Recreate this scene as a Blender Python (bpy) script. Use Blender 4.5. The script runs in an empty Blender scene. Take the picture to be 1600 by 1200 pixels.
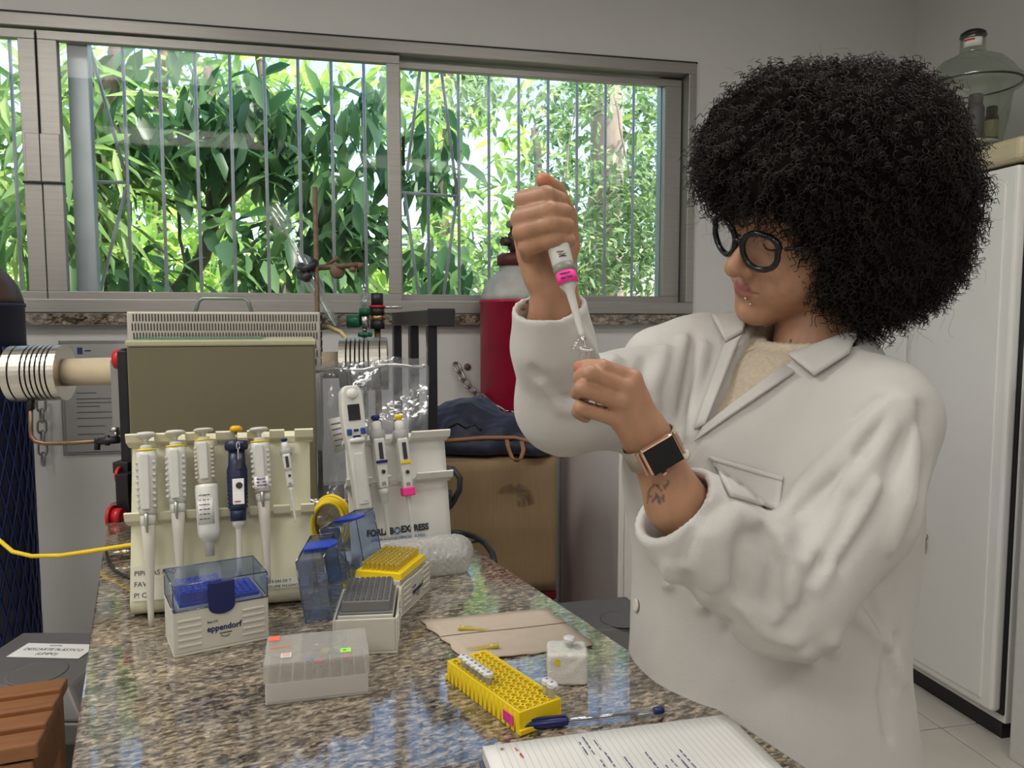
import bpy, bmesh, math, random
import numpy as np
from mathutils import Vector, Matrix
random.seed(7); np.random.seed(7)
D = bpy.data; S = bpy.context.scene; COL = S.collection
R_ = math.radians

# ------------------------------------------------------------------ camera
FPX = 1200.0
CAM = np.array([0.0, 0.0, 1.35]); PITCH, YAW = R_(4.5), R_(12)
CF = np.array([math.sin(YAW)*math.cos(PITCH), math.cos(YAW)*math.cos(PITCH), -math.sin(PITCH)])
CR = np.array([math.cos(YAW), -math.sin(YAW), 0.0]); CU = np.cross(CR, CF)
cd = D.cameras.new('camera'); cam = D.objects.new('camera', cd); COL.objects.link(cam)
cd.sensor_width = 36; cd.lens = FPX/1600*36; cd.clip_start = 0.05; cd.clip_end = 200
m = Matrix.Identity(4)
for i in range(3):
    m[i][0], m[i][1], m[i][2], m[i][3] = CR[i], CU[i], -CF[i], CAM[i]
cam.matrix_world = m; S.camera = cam

# ------------------------------------------------------------------ world, sun, exposure
w = D.worlds.new('sky'); S.world = w; w.use_nodes = True
nt = w.node_tree; nt.nodes.clear()
sk = nt.nodes.new('ShaderNodeTexSky'); sk.sky_type = 'NISHITA'; sk.sun_disc = False
sk.sun_elevation = R_(58); sk.sun_rotation = R_(150); sk.air_density = 1.2; sk.dust_density = 3.0
bg = nt.nodes.new('ShaderNodeBackground'); bg.inputs[1].default_value = 0.50
wo = nt.nodes.new('ShaderNodeOutputWorld')
nt.links.new(sk.outputs[0], bg.inputs[0]); nt.links.new(bg.outputs[0], wo.inputs[0])
sl = D.lights.new('sun', 'SUN'); sl.energy = 6.0; sl.angle = R_(1.0); sl.color = (1, .96, .88)
so = D.objects.new('sun', sl); COL.objects.link(so)
so.rotation_euler = Vector((-0.45, 0.30, -0.85)).to_track_quat('-Z', 'Y').to_euler()
S.view_settings.view_transform = 'Standard'; S.view_settings.look = 'None'
S.view_settings.exposure = 0.0; S.view_settings.gamma = 1.0; S.view_settings.use_curve_mapping = False
S.cycles.use_denoising = True
S.cycles.max_bounces = 10; S.cycles.transparent_max_bounces = 24; S.cycles.diffuse_bounces = 4
S.cycles.sample_clamp_indirect = 6.0; S.cycles.caustics_reflective = False; S.cycles.caustics_refractive = False

# ------------------------------------------------------------------ pixels to points
def ray(px, py): return CR*(px-800)/FPX - CU*(py-600)/FPX + CF
def at(px, py, d): return CAM + ray(px, py)*d
def onz(px, py, z=0.9): r = ray(px, py); return CAM + r*(z-CAM[2])/r[2]
def ony(px, py, Y): r = ray(px, py); return CAM + r*Y/r[1]
def onx(px, py, X): r = ray(px, py); return CAM + r*X/r[0]
def onplane(px, py, p0, n): r = ray(px, py); return CAM + r*(np.dot(p0-CAM, n)/np.dot(r, n))
def zabove(xy, px, py):
    """height at which the vertical through xy shows at image row py"""
    r = ray(px, py); h = math.hypot(xy[0], xy[1]); return CAM[2] + r[2]*h/math.hypot(r[0], r[1])

# ------------------------------------------------------------------ materials
MATS = {}
def nodes(name):
    mt = D.materials.new(name); mt.use_nodes = True; t = mt.node_tree
    b = t.nodes['Principled BSDF']; return mt, t, b
def mat(name, col, rough=.5, metal=0, var=.06, scale=30, bump=0, bscale=120, spec=.5, trans=0, ior=1.45, coat=0, sub=0, sheen=0, stretch=None):
    if name in MATS: return MATS[name]
    mt, t, b = nodes(name); L = t.links.new
    tc = t.nodes.new('ShaderNodeTexCoord'); src = tc.outputs['Object']
    if stretch:
        mp = t.nodes.new('ShaderNodeMapping'); mp.inputs['Scale'].default_value = stretch; L(src, mp.inputs[0]); src = mp.outputs[0]
    nz = t.nodes.new('ShaderNodeTexNoise'); nz.inputs['Scale'].default_value = scale; nz.inputs['Detail'].default_value = 5
    L(src, nz.inputs['Vector'])
    mx = t.nodes.new('ShaderNodeMix'); mx.data_type = 'RGBA'
    c = np.array(col[:3], float)
    mx.inputs[6].default_value = (*np.clip(c*(1-var*1.6), 0, 1), 1); mx.inputs[7].default_value = (*np.clip(c*(1+var*1.6), 0, 1), 1)
    L(nz.outputs[0], mx.inputs[0]); L(mx.outputs[2], b.inputs['Base Color'])
    b.inputs['Roughness'].default_value = rough; b.inputs['Metallic'].default_value = metal
    b.inputs['Specular IOR Level'].default_value = spec; b.inputs['IOR'].default_value = ior
    b.inputs['Transmission Weight'].default_value = trans; b.inputs['Coat Weight'].default_value = coat
    if sub:
        b.inputs['Subsurface Weight'].default_value = sub; b.inputs['Subsurface Radius'].default_value = (.012, .005, .003)
        b.inputs['Subsurface Scale'].default_value = .6
    if sheen: b.inputs['Sheen Weight'].default_value = sheen
    if bump:
        n2 = t.nodes.new('ShaderNodeTexNoise'); n2.inputs['Scale'].default_value = bscale; n2.inputs['Detail'].default_value = 4; L(src, n2.inputs['Vector'])
        bp = t.nodes.new('ShaderNodeBump'); bp.inputs['Strength'].default_value = bump; bp.inputs['Distance'].default_value = .002
        L(n2.outputs[0], bp.inputs['Height']); L(bp.outputs[0], b.inputs['Normal'])
    MATS[name] = mt; return mt
def clear(name, tint, rough=.03, f0=.06, body=0.0, bodycol=(.8, .8, .8), bump=0, bscale=40):
    """thin clear plastic or glass: tinted see-through plus a glossy coat that grows at grazing angles"""
    if name in MATS: return MATS[name]
    mt = D.materials.new(name); mt.use_nodes = True; t = mt.node_tree; L = t.links.new; t.nodes.clear()
    o = t.nodes.new('ShaderNodeOutputMaterial'); tr = t.nodes.new('ShaderNodeBsdfTransparent'); tr.inputs[0].default_value = (*tint, 1)
    gl = t.nodes.new('ShaderNodeBsdfGlossy'); gl.inputs['Roughness'].default_value = rough
    lw = t.nodes.new('ShaderNodeLayerWeight'); lw.inputs[0].default_value = .25
    mr = t.nodes.new('ShaderNodeMapRange'); mr.inputs[3].default_value = f0; mr.inputs[4].default_value = .75; L(lw.outputs['Facing'], mr.inputs[0])
    pw = t.nodes.new('ShaderNodeMath'); pw.operation = 'POWER'; pw.inputs[1].default_value = 2.0; L(lw.outputs['Facing'], pw.inputs[0]); L(pw.outputs[0], mr.inputs[0])
    first = tr.outputs[0]
    if body:
        df = t.nodes.new('ShaderNodeBsdfDiffuse'); df.inputs[0].default_value = (*bodycol, 1)
        tl = t.nodes.new('ShaderNodeBsdfTranslucent'); tl.inputs[0].default_value = (*bodycol, 1)
        m0 = t.nodes.new('ShaderNodeMixShader'); m0.inputs[0].default_value = .4; L(df.outputs[0], m0.inputs[1]); L(tl.outputs[0], m0.inputs[2])
        m1 = t.nodes.new('ShaderNodeMixShader'); m1.inputs[0].default_value = body; L(first, m1.inputs[1]); L(m0.outputs[0], m1.inputs[2]); first = m1.outputs[0]
    mx = t.nodes.new('ShaderNodeMixShader'); L(mr.outputs[0], mx.inputs[0]); L(first, mx.inputs[1]); L(gl.outputs[0], mx.inputs[2]); L(mx.outputs[0], o.inputs[0])
    if bump:
        tc = t.nodes.new('ShaderNodeTexCoord'); n2 = t.nodes.new('ShaderNodeTexNoise'); n2.inputs['Scale'].default_value = bscale; n2.inputs['Detail'].default_value = 3; L(tc.outputs['Object'], n2.inputs['Vector'])
        bp = t.nodes.new('ShaderNodeBump'); bp.inputs['Strength'].default_value = bump; bp.inputs['Distance'].default_value = .01; L(n2.outputs[0], bp.inputs['Height']); L(bp.outputs[0], gl.inputs['Normal'])
    MATS[name] = mt; return mt
def emit(name, col, s):
    if name in MATS: return MATS[name]
    mt, t, b = nodes(name); b.inputs['Base Color'].default_value = (.9, .9, .9, 1)
    b.inputs['Emission Color'].default_value = (*col, 1); b.inputs['Emission Strength'].default_value = s
    MATS[name] = mt; return mt
def ramp(t, fac, stops, interp='LINEAR'):
    r = t.nodes.new('ShaderNodeValToRGB'); r.color_ramp.interpolation = interp
    e = r.color_ramp.elements
    while len(e) < len(stops): e.new(.5)
    for k, (p, c) in enumerate(stops): e[k].position = p; e[k].color = (*c, 1)
    t.links.new(fac, r.inputs[0]); return r.outputs[0]

# ------------------------------------------------------------------ mesh helpers
def mtx(loc=(0, 0, 0), x=None, z=None, rz=0):
    if z is not None:
        z = Vector(z).normalized(); xx = Vector(x if x is not None else (1, 0, 0)); xx = (xx - z*xx.dot(z)).normalized(); y = z.cross(xx)
        M = Matrix((xx, y, z)).transposed().to_4x4(); M.translation = Vector(loc); return M
    return Matrix.Translation(Vector(loc)) @ Matrix.Rotation(rz, 4, 'Z')
class MB:
    def __init__(s): s.v = []; s.f = []; s.sm = []
    def add(s, v, f, M=None, smooth=False):
        o = len(s.v)
        for p in v:
            s.v.append(tuple(M @ Vector(p)) if M is not None else tuple(p))
        for q in f: s.f.append(tuple(i+o for i in q)); s.sm.append(smooth)
        return s
    def box(s, a, b, M=None):
        x0, y0, z0 = a; x1, y1, z1 = b
        v = [(x0, y0, z0), (x1, y0, z0), (x1, y1, z0), (x0, y1, z0), (x0, y0, z1), (x1, y0, z1), (x1, y1, z1), (x0, y1, z1)]
        return s.add(v, [(3, 2, 1, 0), (4, 5, 6, 7), (0, 1, 5, 4), (1, 2, 6, 5), (2, 3, 7, 6), (3, 0, 4, 7)], M)
    def frustum(s, a, b, c, d, z0, z1, M=None):
        """box whose bottom is a..b (xy corners) and top c..d"""
        v = [(a[0], a[1], z0), (b[0], a[1], z0), (b[0], b[1], z0), (a[0], b[1], z0), (c[0], c[1], z1), (d[0], c[1], z1), (d[0], d[1], z1), (c[0], d[1], z1)]
        return s.add(v, [(3, 2, 1, 0), (4, 5, 6, 7), (0, 1, 5, 4), (1, 2, 6, 5), (2, 3, 7, 6), (3, 0, 4, 7)], M)
    def lathe(s, prof, n=24, M=None, cap=True, smooth=True, sx=1, sy=1):
        v = []; f = []
        for r, z in prof:
            for k in range(n):
                a = 2*math.pi*k/n; v.append((r*sx*math.cos(a), r*sy*math.sin(a), z))
        for i in range(len(prof)-1):
            for k in range(n):
                k2 = (k+1) % n; f.append((i*n+k, i*n+k2, (i+1)*n+k2, (i+1)*n+k))
        s.add(v, f, M, smooth)
        if cap:
            o = len(s.v)-len(v)
            if prof[0][0] > 1e-5: s.f.append(tuple(o+k for k in reversed(range(n)))); s.sm.append(False)
            if prof[-1][0] > 1e-5: s.f.append(tuple(o+(len(prof)-1)*n+k for k in range(n))); s.sm.append(False)
        return s
    def cyl(s, p, q, r, n=16, r2=None):
        p = Vector(p); q = Vector(q); d = q-p
        M = mtx(p, x=(1, 0, 0) if abs(d.normalized().x) < .9 else (0, 1, 0), z=d)
        return s.lathe([(r, 0), (r if r2 is None else r2, d.length)], n, M)
    def tube(s, pts, r, n=8, closed=False, rs=None):
        P = [Vector(p) for p in pts]; N = len(P); rings = []
        up = None
        for i in range(N):
            a = P[(i-1) % N] if (closed or i > 0) else P[i]; b = P[(i+1) % N] if (closed or i < N-1) else P[i]
            t = (b-a).normalized()
            if up is None: up = t.orthogonal().normalized()
            up = (up - t*up.dot(t)).normalized(); sd = t.cross(up); rr = rs[i] if rs else r
            rings.append([P[i] + (up*math.cos(2*math.pi*k/n) + sd*math.sin(2*math.pi*k/n))*rr for k in range(n)])
        v = [p for g in rings for p in g]; f = []
        for i in range(N if closed else N-1):
            j = (i+1) % N
            for k in range(n): f.append((i*n+k, i*n+(k+1) % n, j*n+(k+1) % n, j*n+k))
        o = len(s.v); s.add(v, f, None, True)
        if not closed:
            s.f.append(tuple(o+k for k in reversed(range(n)))); s.sm.append(False)
            s.f.append(tuple(o+(N-1)*n+k for k in range(n))); s.sm.append(False)
        return s
    def prism(s, poly, z0, z1, M=None, smooth=False):
        n = len(poly); v = [(x, y, z0) for x, y in poly] + [(x, y, z1) for x, y in poly]
        f = [tuple(reversed(range(n))), tuple(range(n, 2*n))]
        f += [(k, (k+1) % n, n+(k+1) % n, n+k) for k in range(n)]
        return s.add(v, f, M, smooth)
    def sheet(s, rows, thick=0, smooth=True):
        """grid of points rows[i][j]; given a thickness it becomes a closed slab"""
        nr, nc = len(rows), len(rows[0]); A = np.array(rows, float)
        if not thick:
            return s.add([tuple(p) for p in A.reshape(-1, 3)], [(i*nc+j, i*nc+j+1, (i+1)*nc+j+1, (i+1)*nc+j) for i in range(nr-1) for j in range(nc-1)], None, smooth)
        du = np.gradient(A, axis=0); dv = np.gradient(A, axis=1); n = np.cross(dv, du); n /= np.linalg.norm(n, axis=2, keepdims=True)+1e-12
        Bk = A - n*thick
        v = [tuple(p) for p in A.reshape(-1, 3)] + [tuple(p) for p in Bk.reshape(-1, 3)]; o = nr*nc
        f = [(i*nc+j, i*nc+j+1, (i+1)*nc+j+1, (i+1)*nc+j) for i in range(nr-1) for j in range(nc-1)]
        f += [(o+i*nc+j, o+(i+1)*nc+j, o+(i+1)*nc+j+1, o+i*nc+j+1) for i in range(nr-1) for j in range(nc-1)]
        for j in range(nc-1):
            f.append((j, o+j, o+j+1, j+1)); q = (nr-1)*nc; f.append((q+j, q+j+1, o+q+j+1, o+q+j))
        for i in range(nr-1):
            f.append((i*nc, (i+1)*nc, o+(i+1)*nc, o+i*nc)); q = nc-1; f.append((i*nc+q, o+i*nc+q, o+(i+1)*nc+q, (i+1)*nc+q))
        return s.add(v, f, None, smooth)
    def mesh(s, name):
        me = D.meshes.new(name); me.from_pydata(s.v, [], s.f); me.polygons.foreach_set('use_smooth', s.sm); me.update(); return me
    def build(s, name, material, parent=None, bevel=0, seg=2, label=None, cat=None, kind=None, group=None, M=None, subsurf=0):
        o = D.objects.new(name, s.mesh(name)); COL.objects.link(o)
        return finish(o, material, parent, bevel, seg, label, cat, kind, group, M, subsurf)
def finish(o, material, parent=None, bevel=0, seg=2, label=None, cat=None, kind=None, group=None, M=None, subsurf=0):
    if material is not None:
        if len(o.data.materials) == 0: o.data.materials.append(material)
        else: o.data.materials[0] = material
    if parent is not None: o.parent = parent
    if M is not None: o.matrix_local = M
    if bevel:
        b = o.modifiers.new('bevel', 'BEVEL'); b.width = bevel; b.segments = seg; b.limit_method = 'ANGLE'; b.angle_limit = R_(35); b.harden_normals = False
    if subsurf:
        q = o.modifiers.new('sub', 'SUBSURF'); q.levels = subsurf; q.render_levels = subsurf
    tag(o, label, cat, kind, group); return o
def tag(o, label=None, cat=None, kind=None, group=None):
    if label: o['label'] = label
    if cat: o['category'] = cat
    if kind: o['kind'] = kind
    if group: o['group'] = group
    return o
def thing(name, label, cat, loc=(0, 0, 0), rz=0, group=None, M=None):
    o = D.objects.new(name, None); o.empty_display_size = .05; COL.objects.link(o)
    o.matrix_world = M if M is not None else mtx(loc, rz=rz)
    return tag(o, label, cat, None, group)
def npmesh(name, V, F, smooth=True):
    V = np.asarray(V, np.float32); F = np.asarray(F, np.int32); k = F.shape[1]
    me = D.meshes.new(name); me.vertices.add(len(V)); me.vertices.foreach_set('co', V.ravel())
    me.loops.add(F.size); me.loops.foreach_set('vertex_index', F.ravel())
    me.polygons.add(len(F)); me.polygons.foreach_set('loop_start', np.arange(0, F.size, k, dtype=np.int32))
    me.polygons.foreach_set('use_smooth', np.full(len(F), smooth)); me.update(calc_edges=True); me.validate(); return me
def npobj(name, V, F, material, parent=None, smooth=True, **kw):
    o = D.objects.new(name, npmesh(name, V, F, smooth)); COL.objects.link(o); return finish(o, material, parent, **kw)
def share(src, name, parent, M=None):
    o = D.objects.new(name, src.data); COL.objects.link(o); o.parent = parent
    if M is not None: o.matrix_local = M
    for md in src.modifiers:
        if md.type == 'BEVEL':
            b = o.modifiers.new('bevel', 'BEVEL'); b.width = md.width; b.segments = md.segments; b.limit_method = 'ANGLE'; b.angle_limit = R_(35)
    return o
def copy_tree(o, parent=None, **kw):
    c = o.copy(); COL.objects.link(c); c.parent = parent
    for ch in list(o.children): copy_tree(ch, c)
    for k, v in kw.items(): c[k] = v
    return c
def text(body, size, M, material, parent, name='lettering', align='CENTER', ext=.0002, bold=0, sx=1.0, shear=0, width=0):
    cu = D.curves.new('t', 'FONT'); cu.body = body; cu.size = size; cu.align_x = align; cu.align_y = 'CENTER'; cu.extrude = ext; cu.offset = bold; cu.shear = shear; cu.resolution_u = 3
    ob = D.objects.new('t', cu); COL.objects.link(ob); dg = bpy.context.evaluated_depsgraph_get(); dg.update()
    me = D.meshes.new_from_object(ob.evaluated_get(dg)); D.objects.remove(ob); D.curves.remove(cu)
    if width:
        xs = [v.co.x for v in me.vertices]; sx = width/(max(xs)-min(xs))
    if sx != 1.0: me.transform(Matrix.Diagonal((sx, 1, 1, 1)))
    o = D.objects.new(name, me); COL.objects.link(o); return finish(o, material, parent, M=M)
def scribble(n, wd, size, M, material, parent, seed=0, name='handwriting', r=.0003, center=False):
    """a line of cursive pen strokes, as a thin tube"""
    rnd = random.Random(seed); mb = MB(); x = -wd/2 if center else 0
    for k in range(n):
        L = wd/n*rnd.uniform(.5, .95); q = []
        st = max(4, int(L/size*9))
        for i in range(st):
            u = i/(st-1); q.append((x+u*L, size*(.5*math.sin(i*2.1+k)+.35*rnd.uniform(-1, 1)), .0002))
        mb.tube(q, r, 3); x += wd/n
    return mb.build(name, material, parent, M=M)

# ------------------------------------------------------------------ smooth solids from distance fields
def smin(a, b, k):
    h = np.clip(.5+.5*(b-a)/k, 0, 1); return b*(1-h)+a*h-k*h*(1-h)
def smax(a, b, k): return -smin(-a, -b, k)
def s_ball(P, c, r): return np.linalg.norm(P-np.asarray(c), axis=1)-r
def s_ell(P, c, r, Rm=None):
    q = P-np.asarray(c)
    if Rm is not None: q = q@np.asarray(Rm)
    r = np.asarray(r); k0 = np.linalg.norm(q/r, axis=1); k1 = np.linalg.norm(q/(r*r), axis=1)+1e-9
    return k0*(k0-1)/k1
def s_cap(P, a, b, ra, rb=None):
    a = np.asarray(a, float); b = np.asarray(b, float); rb = ra if rb is None else rb
    d = b-a; t = np.clip(((P-a)@d)/max(d@d, 1e-9), 0, 1)
    return np.linalg.norm(P-a-t[:, None]*d, axis=1)-(ra+(rb-ra)*t)
def s_chain(P, pts, rs, k=0):
    o = None
    for i in range(len(pts)-1):
        v = s_cap(P, pts[i], pts[i+1], rs[i], rs[i+1])
        o = v if o is None else (smin(o, v, k) if k else np.minimum(o, v))
    return o
def s_box(P, c, hsz, Rm=None, r=0):
    q = P-np.asarray(c)
    if Rm is not None: q = q@np.asarray(Rm)
    q = np.abs(q)-(np.asarray(hsz)-r); return np.linalg.norm(np.maximum(q, 0), axis=1)+np.minimum(q.max(axis=1), 0)-r
_rng = np.random.RandomState(3); _NS = [(_rng.randn(3), _rng.rand()*6.28) for _ in range(24)]
def wob(P, f):
    o = 0
    for d, ph in _NS[:10]: o = o+np.sin(P@(d*f)+ph)
    return o/10
def solid(f, lo, hi, h, B=16, slack=1.2):
    """surface-net mesh of the zero level of f"""
    lo = np.asarray(lo, float); n = np.ceil((np.asarray(hi)-lo)/h/B).astype(int)
    bi = np.stack(np.meshgrid(*[np.arange(k) for k in n], indexing='ij'), -1).reshape(-1, 3)
    c = lo+(bi+.5)*B*h; v = f(c); bi = bi[np.abs(v) < B*h*.87*slack+2*h]
    N = n*B+4; ids = []; pos = []; fa = []
    g = np.stack(np.meshgrid(*[np.arange(B+1)]*3, indexing='ij'), -1).reshape(-1, 3)
    def cid(i): return ((i[:, 0]+1)*N[1]+i[:, 1]+1)*N[2]+i[:, 2]+1
    E = [(a, b) for a in range(8) for b in range(8) if bin(a ^ b).count('1') == 1 and a < b]
    for b0 in bi:
        o = b0*B; V = f(lo+(g+o)*h).reshape(B+1, B+1, B+1)
        if V.min() > 0 or V.max() < 0: continue
        cor = [V[(q >> 2 & 1):B+(q >> 2 & 1), (q >> 1 & 1):B+(q >> 1 & 1), (q & 1):B+(q & 1)] for q in range(8)]
        sg = sum((cq < 0).astype(int) for cq in cor); act = np.argwhere((sg > 0) & (sg < 8))
        if len(act) == 0: continue
        cv = np.stack([cq[act[:, 0], act[:, 1], act[:, 2]] for cq in cor], 1)
        acc = np.zeros((len(act), 3)); cnt = np.zeros(len(act))
        for a, b in E:
            va, vb = cv[:, a], cv[:, b]; mk = (va < 0) != (vb < 0); t = np.where(mk, va/np.where(mk, va-vb, 1), 0)
            pa = np.array([a >> 2 & 1, a >> 1 & 1, a & 1]); pb = np.array([b >> 2 & 1, b >> 1 & 1, b & 1])
            acc += mk[:, None]*(pa+t[:, None]*(pb-pa)); cnt += mk
        ids.append(cid(act+o)); pos.append(lo+(act+o+acc/cnt[:, None])*h)
        for ax in range(3):
            sl0 = [slice(0, B)]*3; sl1 = [slice(0, B)]*3; sl1[ax] = slice(1, B+1)
            a = V[tuple(sl0)]; b = V[tuple(sl1)]; e = np.argwhere((a < 0) != (b < 0))
            if len(e) == 0: continue
            neg = a[e[:, 0], e[:, 1], e[:, 2]] < 0; e = e+o; u = np.zeros(3, int); w_ = np.zeros(3, int); u[(ax+1) % 3] = 1; w_[(ax+2) % 3] = 1
            q = np.stack([cid(e-u-w_), cid(e-w_), cid(e), cid(e-u)], 1); q[~neg] = q[~neg][:, ::-1]; fa.append(q)
    ids = np.concatenate(ids); pos = np.concatenate(pos); fa = np.concatenate(fa)
    od = np.argsort(ids); ids = ids[od]; pos = pos[od]
    ix = np.clip(np.searchsorted(ids, fa), 0, len(ids)-1); ok = (ids[ix] == fa).all(axis=1)
    return pos, ix[ok]
def march_many(f, pts, d0=.3):
    """first hits of the rays through several pixels with the solid f"""
    r = np.array([ray(*p) for p in pts]); r /= np.linalg.norm(r, axis=1, keepdims=True); t = np.full(len(r), d0)
    for _ in range(60):
        v = f(CAM+r*t[:, None]); t = t+v*.8
        if np.abs(v).max() < 2e-4 or t.max() > 6: break
    return CAM+r*t[:, None]
def march(f, px, py): return march_many(f, [(px, py)])[0]
def grad(f, p, e=.004):
    p = np.asarray(p); g = np.array([f((p+d)[None])[0]-f((p-d)[None])[0] for d in np.eye(3)*e]); return g/(np.linalg.norm(g)+1e-9)
# ------------------------------------------------------------------ room shell
WY = 3.10
def wall_mat(name, c):
    return mat(name, c, .75, var=.035, scale=2.2, bump=.25, bscale=55, spec=.3)
M_wall = wall_mat('painted_wall', (.64, .635, .625))
M_ceil = wall_mat('ceiling_paint', (.55, .55, .54))
XL, XR, YB, ZC = -2.1, 2.52, -2.4, 2.95
wx1 = ony(1084, 300, WY)[0]; wx0 = -1.85
wzt = ony(1083, 100, WY)[2]; wzb = ony(1074, 491, WY)[2]
TH = .16
mb = MB()
mb.box((XL-TH, WY, 0), (XR+TH, WY+TH, wzb)).box((XL-TH, WY, wzt), (XR+TH, WY+TH, ZC)).box((wx1, WY, wzb), (XR+TH, WY+TH, wzt)).box((XL-TH, WY, wzb), (wx0, WY+TH, wzt))
mb.build('wall_back', M_wall, kind='structure')
MB().box((XR, YB, 0), (XR+TH, WY, ZC)).build('wall_right', M_wall, kind='structure')
MB().box((XL-TH, YB, 0), (XL, WY, ZC)).build('wall_left', M_wall, kind='structure')
MB().box((XL-TH, YB-TH, 0), (XR+TH, YB, ZC)).build('wall_front', M_wall, kind='structure')
MB().box((XL-TH, YB-TH, ZC), (XR+TH, WY+TH, ZC+.12)).build('ceiling', M_ceil, kind='structure')
# tiled floor: base slab in grout colour plus one object for each tile
fl = MB().box((XL-TH, YB-TH, -.12), (XR+TH, WY+TH, -.004)).build('floor', mat('grout', (.25, .24, .22), .8), kind='structure')
M_tile = mat('floor_tile', (.60, .57, .52), .35, var=.08, scale=9)
tm = MB().box((-.247, -.247, -.01), (.247, .247, .002)).build('tile', M_tile, fl, bevel=.003)
first = True
for i in range(9):
    for j in range(11):
        x, y = XL+.27+i*.5, YB+.27+j*.5
        if x > XR-.2 or y > WY-.2: continue
        if first: tm.location = (x, y, 0); first = False
        else: share(tm, 'tile', fl, mtx((x, y, 0)))

# ceiling luminaires: assumed lamps of the room, outside the view, placed for the light they give
M_enam = mat('white_enamel', (.8, .8, .78), .4)
def luminaire(x, y, e, lab):
    t = thing('ceiling_light', lab, 'light', (x, y, ZC), 0, 'ceiling luminaires')
    MB().box((-.63, -.33, -.06), (.63, .33, -.001)).build('housing', M_enam, t, bevel=.01)
    MB().box((-.60, -.30, -.066), (.60, .30, -.061)).build('diffuser', emit('lamp_diffuser', (1, .955, .895), 1.5), t)
    l = D.lights.new('lamp', 'AREA'); l.shape = 'RECTANGLE'; l.size = 1.2; l.size_y = .6; l.energy = e; l.color = (1, .955, .895)
    lo = D.objects.new('lamp', l); COL.objects.link(lo); lo.parent = t; lo.location = (0, 0, -.07)
luminaire(-1.40, 1.15, 27, 'added ceiling light panel on the left above the window end of the room')  # unseen panel, added to brighten the lower left wall
luminaire(.80, 1.00, 13, 'ceiling light panel above the person')
luminaire(-1.30, -.70, 20, 'ceiling light panel on the left side behind the camera')
luminaire(.60, -1.30, 17, 'ceiling light panel in the rear middle of the room')

# ------------------------------------------------------------------ window
M_alu = mat('brushed_aluminium', (.36, .345, .325), .40, .6, var=.10, scale=6, stretch=(1, 1, 30), bump=.1)
M_alu2 = mat('outer_aluminium', (.42, .45, .48), .45, .6, var=.12, scale=8)
M_pane = clear('window_glass', (.97, .985, .98), .01, .006)
M_dark = mat('dark_gasket', (.03, .03, .03), .7)
def X(px, py=280, Y=WY): return ony(px, py, Y)[0]
def Z(px, py, Y=WY): return ony(px, py, Y)[2]
win = MB().box((wx0, WY-.012, wzt-.045), (wx1, WY+.10, wzt)).box((wx0, WY-.012, wzb), (wx1, WY+.10, wzb+.05)).box((wx1-.035, WY-.012, wzb+.05), (wx1, WY+.10, wzt-.045)).box((wx0, WY-.012, wzb+.05), (wx0+.04, WY+.10, wzt-.045)).build('window_1', M_alu, kind='structure', bevel=.003)
MB().box((wx0, WY-.004, wzt), (wx1+.006, WY+.002, wzt+.008)).build('gasket', M_dark, win)
zt2, zb2 = Z(606, 98)-.0, Z(606, 459)
def sash(x0, x1, y, fl_, fr_, top, bot):
    s = MB()
    s.box((x0, y, zb2-bot), (x1, y+.032, zb2)).box((x0, y, zt2), (x1, y+.032, zt2+top)).box((x0, y, zb2), (x0+fl_, y+.032, zt2)).box((x1-fr_, y, zb2), (x1, y+.032, zt2))
    o = s.build('sash', M_alu, win, bevel=.002)
    MB().box((x0+fl_-.004, y+.013, zb2-.006), (x1-fr_+.004, y+.018, zt2+.006)).build('pane', M_pane, o)
    return o
xa, xb, xc, xd = X(66), X(97), X(606), X(628)
sash(xa, xd-.004, WY+.004, xb-xa, xd-xc-.004, .032, .03)
sash(xd-.05, wx1-.04, WY+.05, .052, X(1073)-X(1047), .03, .028)
sash(wx0+.04, xa-.004, WY+.006, .05, X(64)-X(36), .032, .03)
# outer jamb seen through the glass, meeting-stile brackets and the latch line
MB().box((X(97), WY+.105, wzb), (X(131), WY+.15, wzt)).build('outer_post', M_alu2, win, bevel=.003)
MB().box((X(1046), WY+.105, wzb), (wx1, WY+.15, wzt)).build('outer_post', M_alu2, win, bevel=.003)
zm = Z(66, 284)
MB().box((X(42), WY-.004, zm), (X(96), WY+.012, zm+.17)).build('bracket', M_alu, win, bevel=.002)
MB().box((X(36), WY-.006, zm-.006), (X(100), WY+.014, zm)).build('bracket', M_dark, win)
MB().box((X(64.5), WY-.006, zm), (X(66), WY+.008, wzt-.06)).build('joint', M_dark, win)
MB().box((X(630), WY+.03, Z(630, 255)), (X(634), WY+.052, Z(630, 210))).build('latch', M_dark, win)
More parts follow.
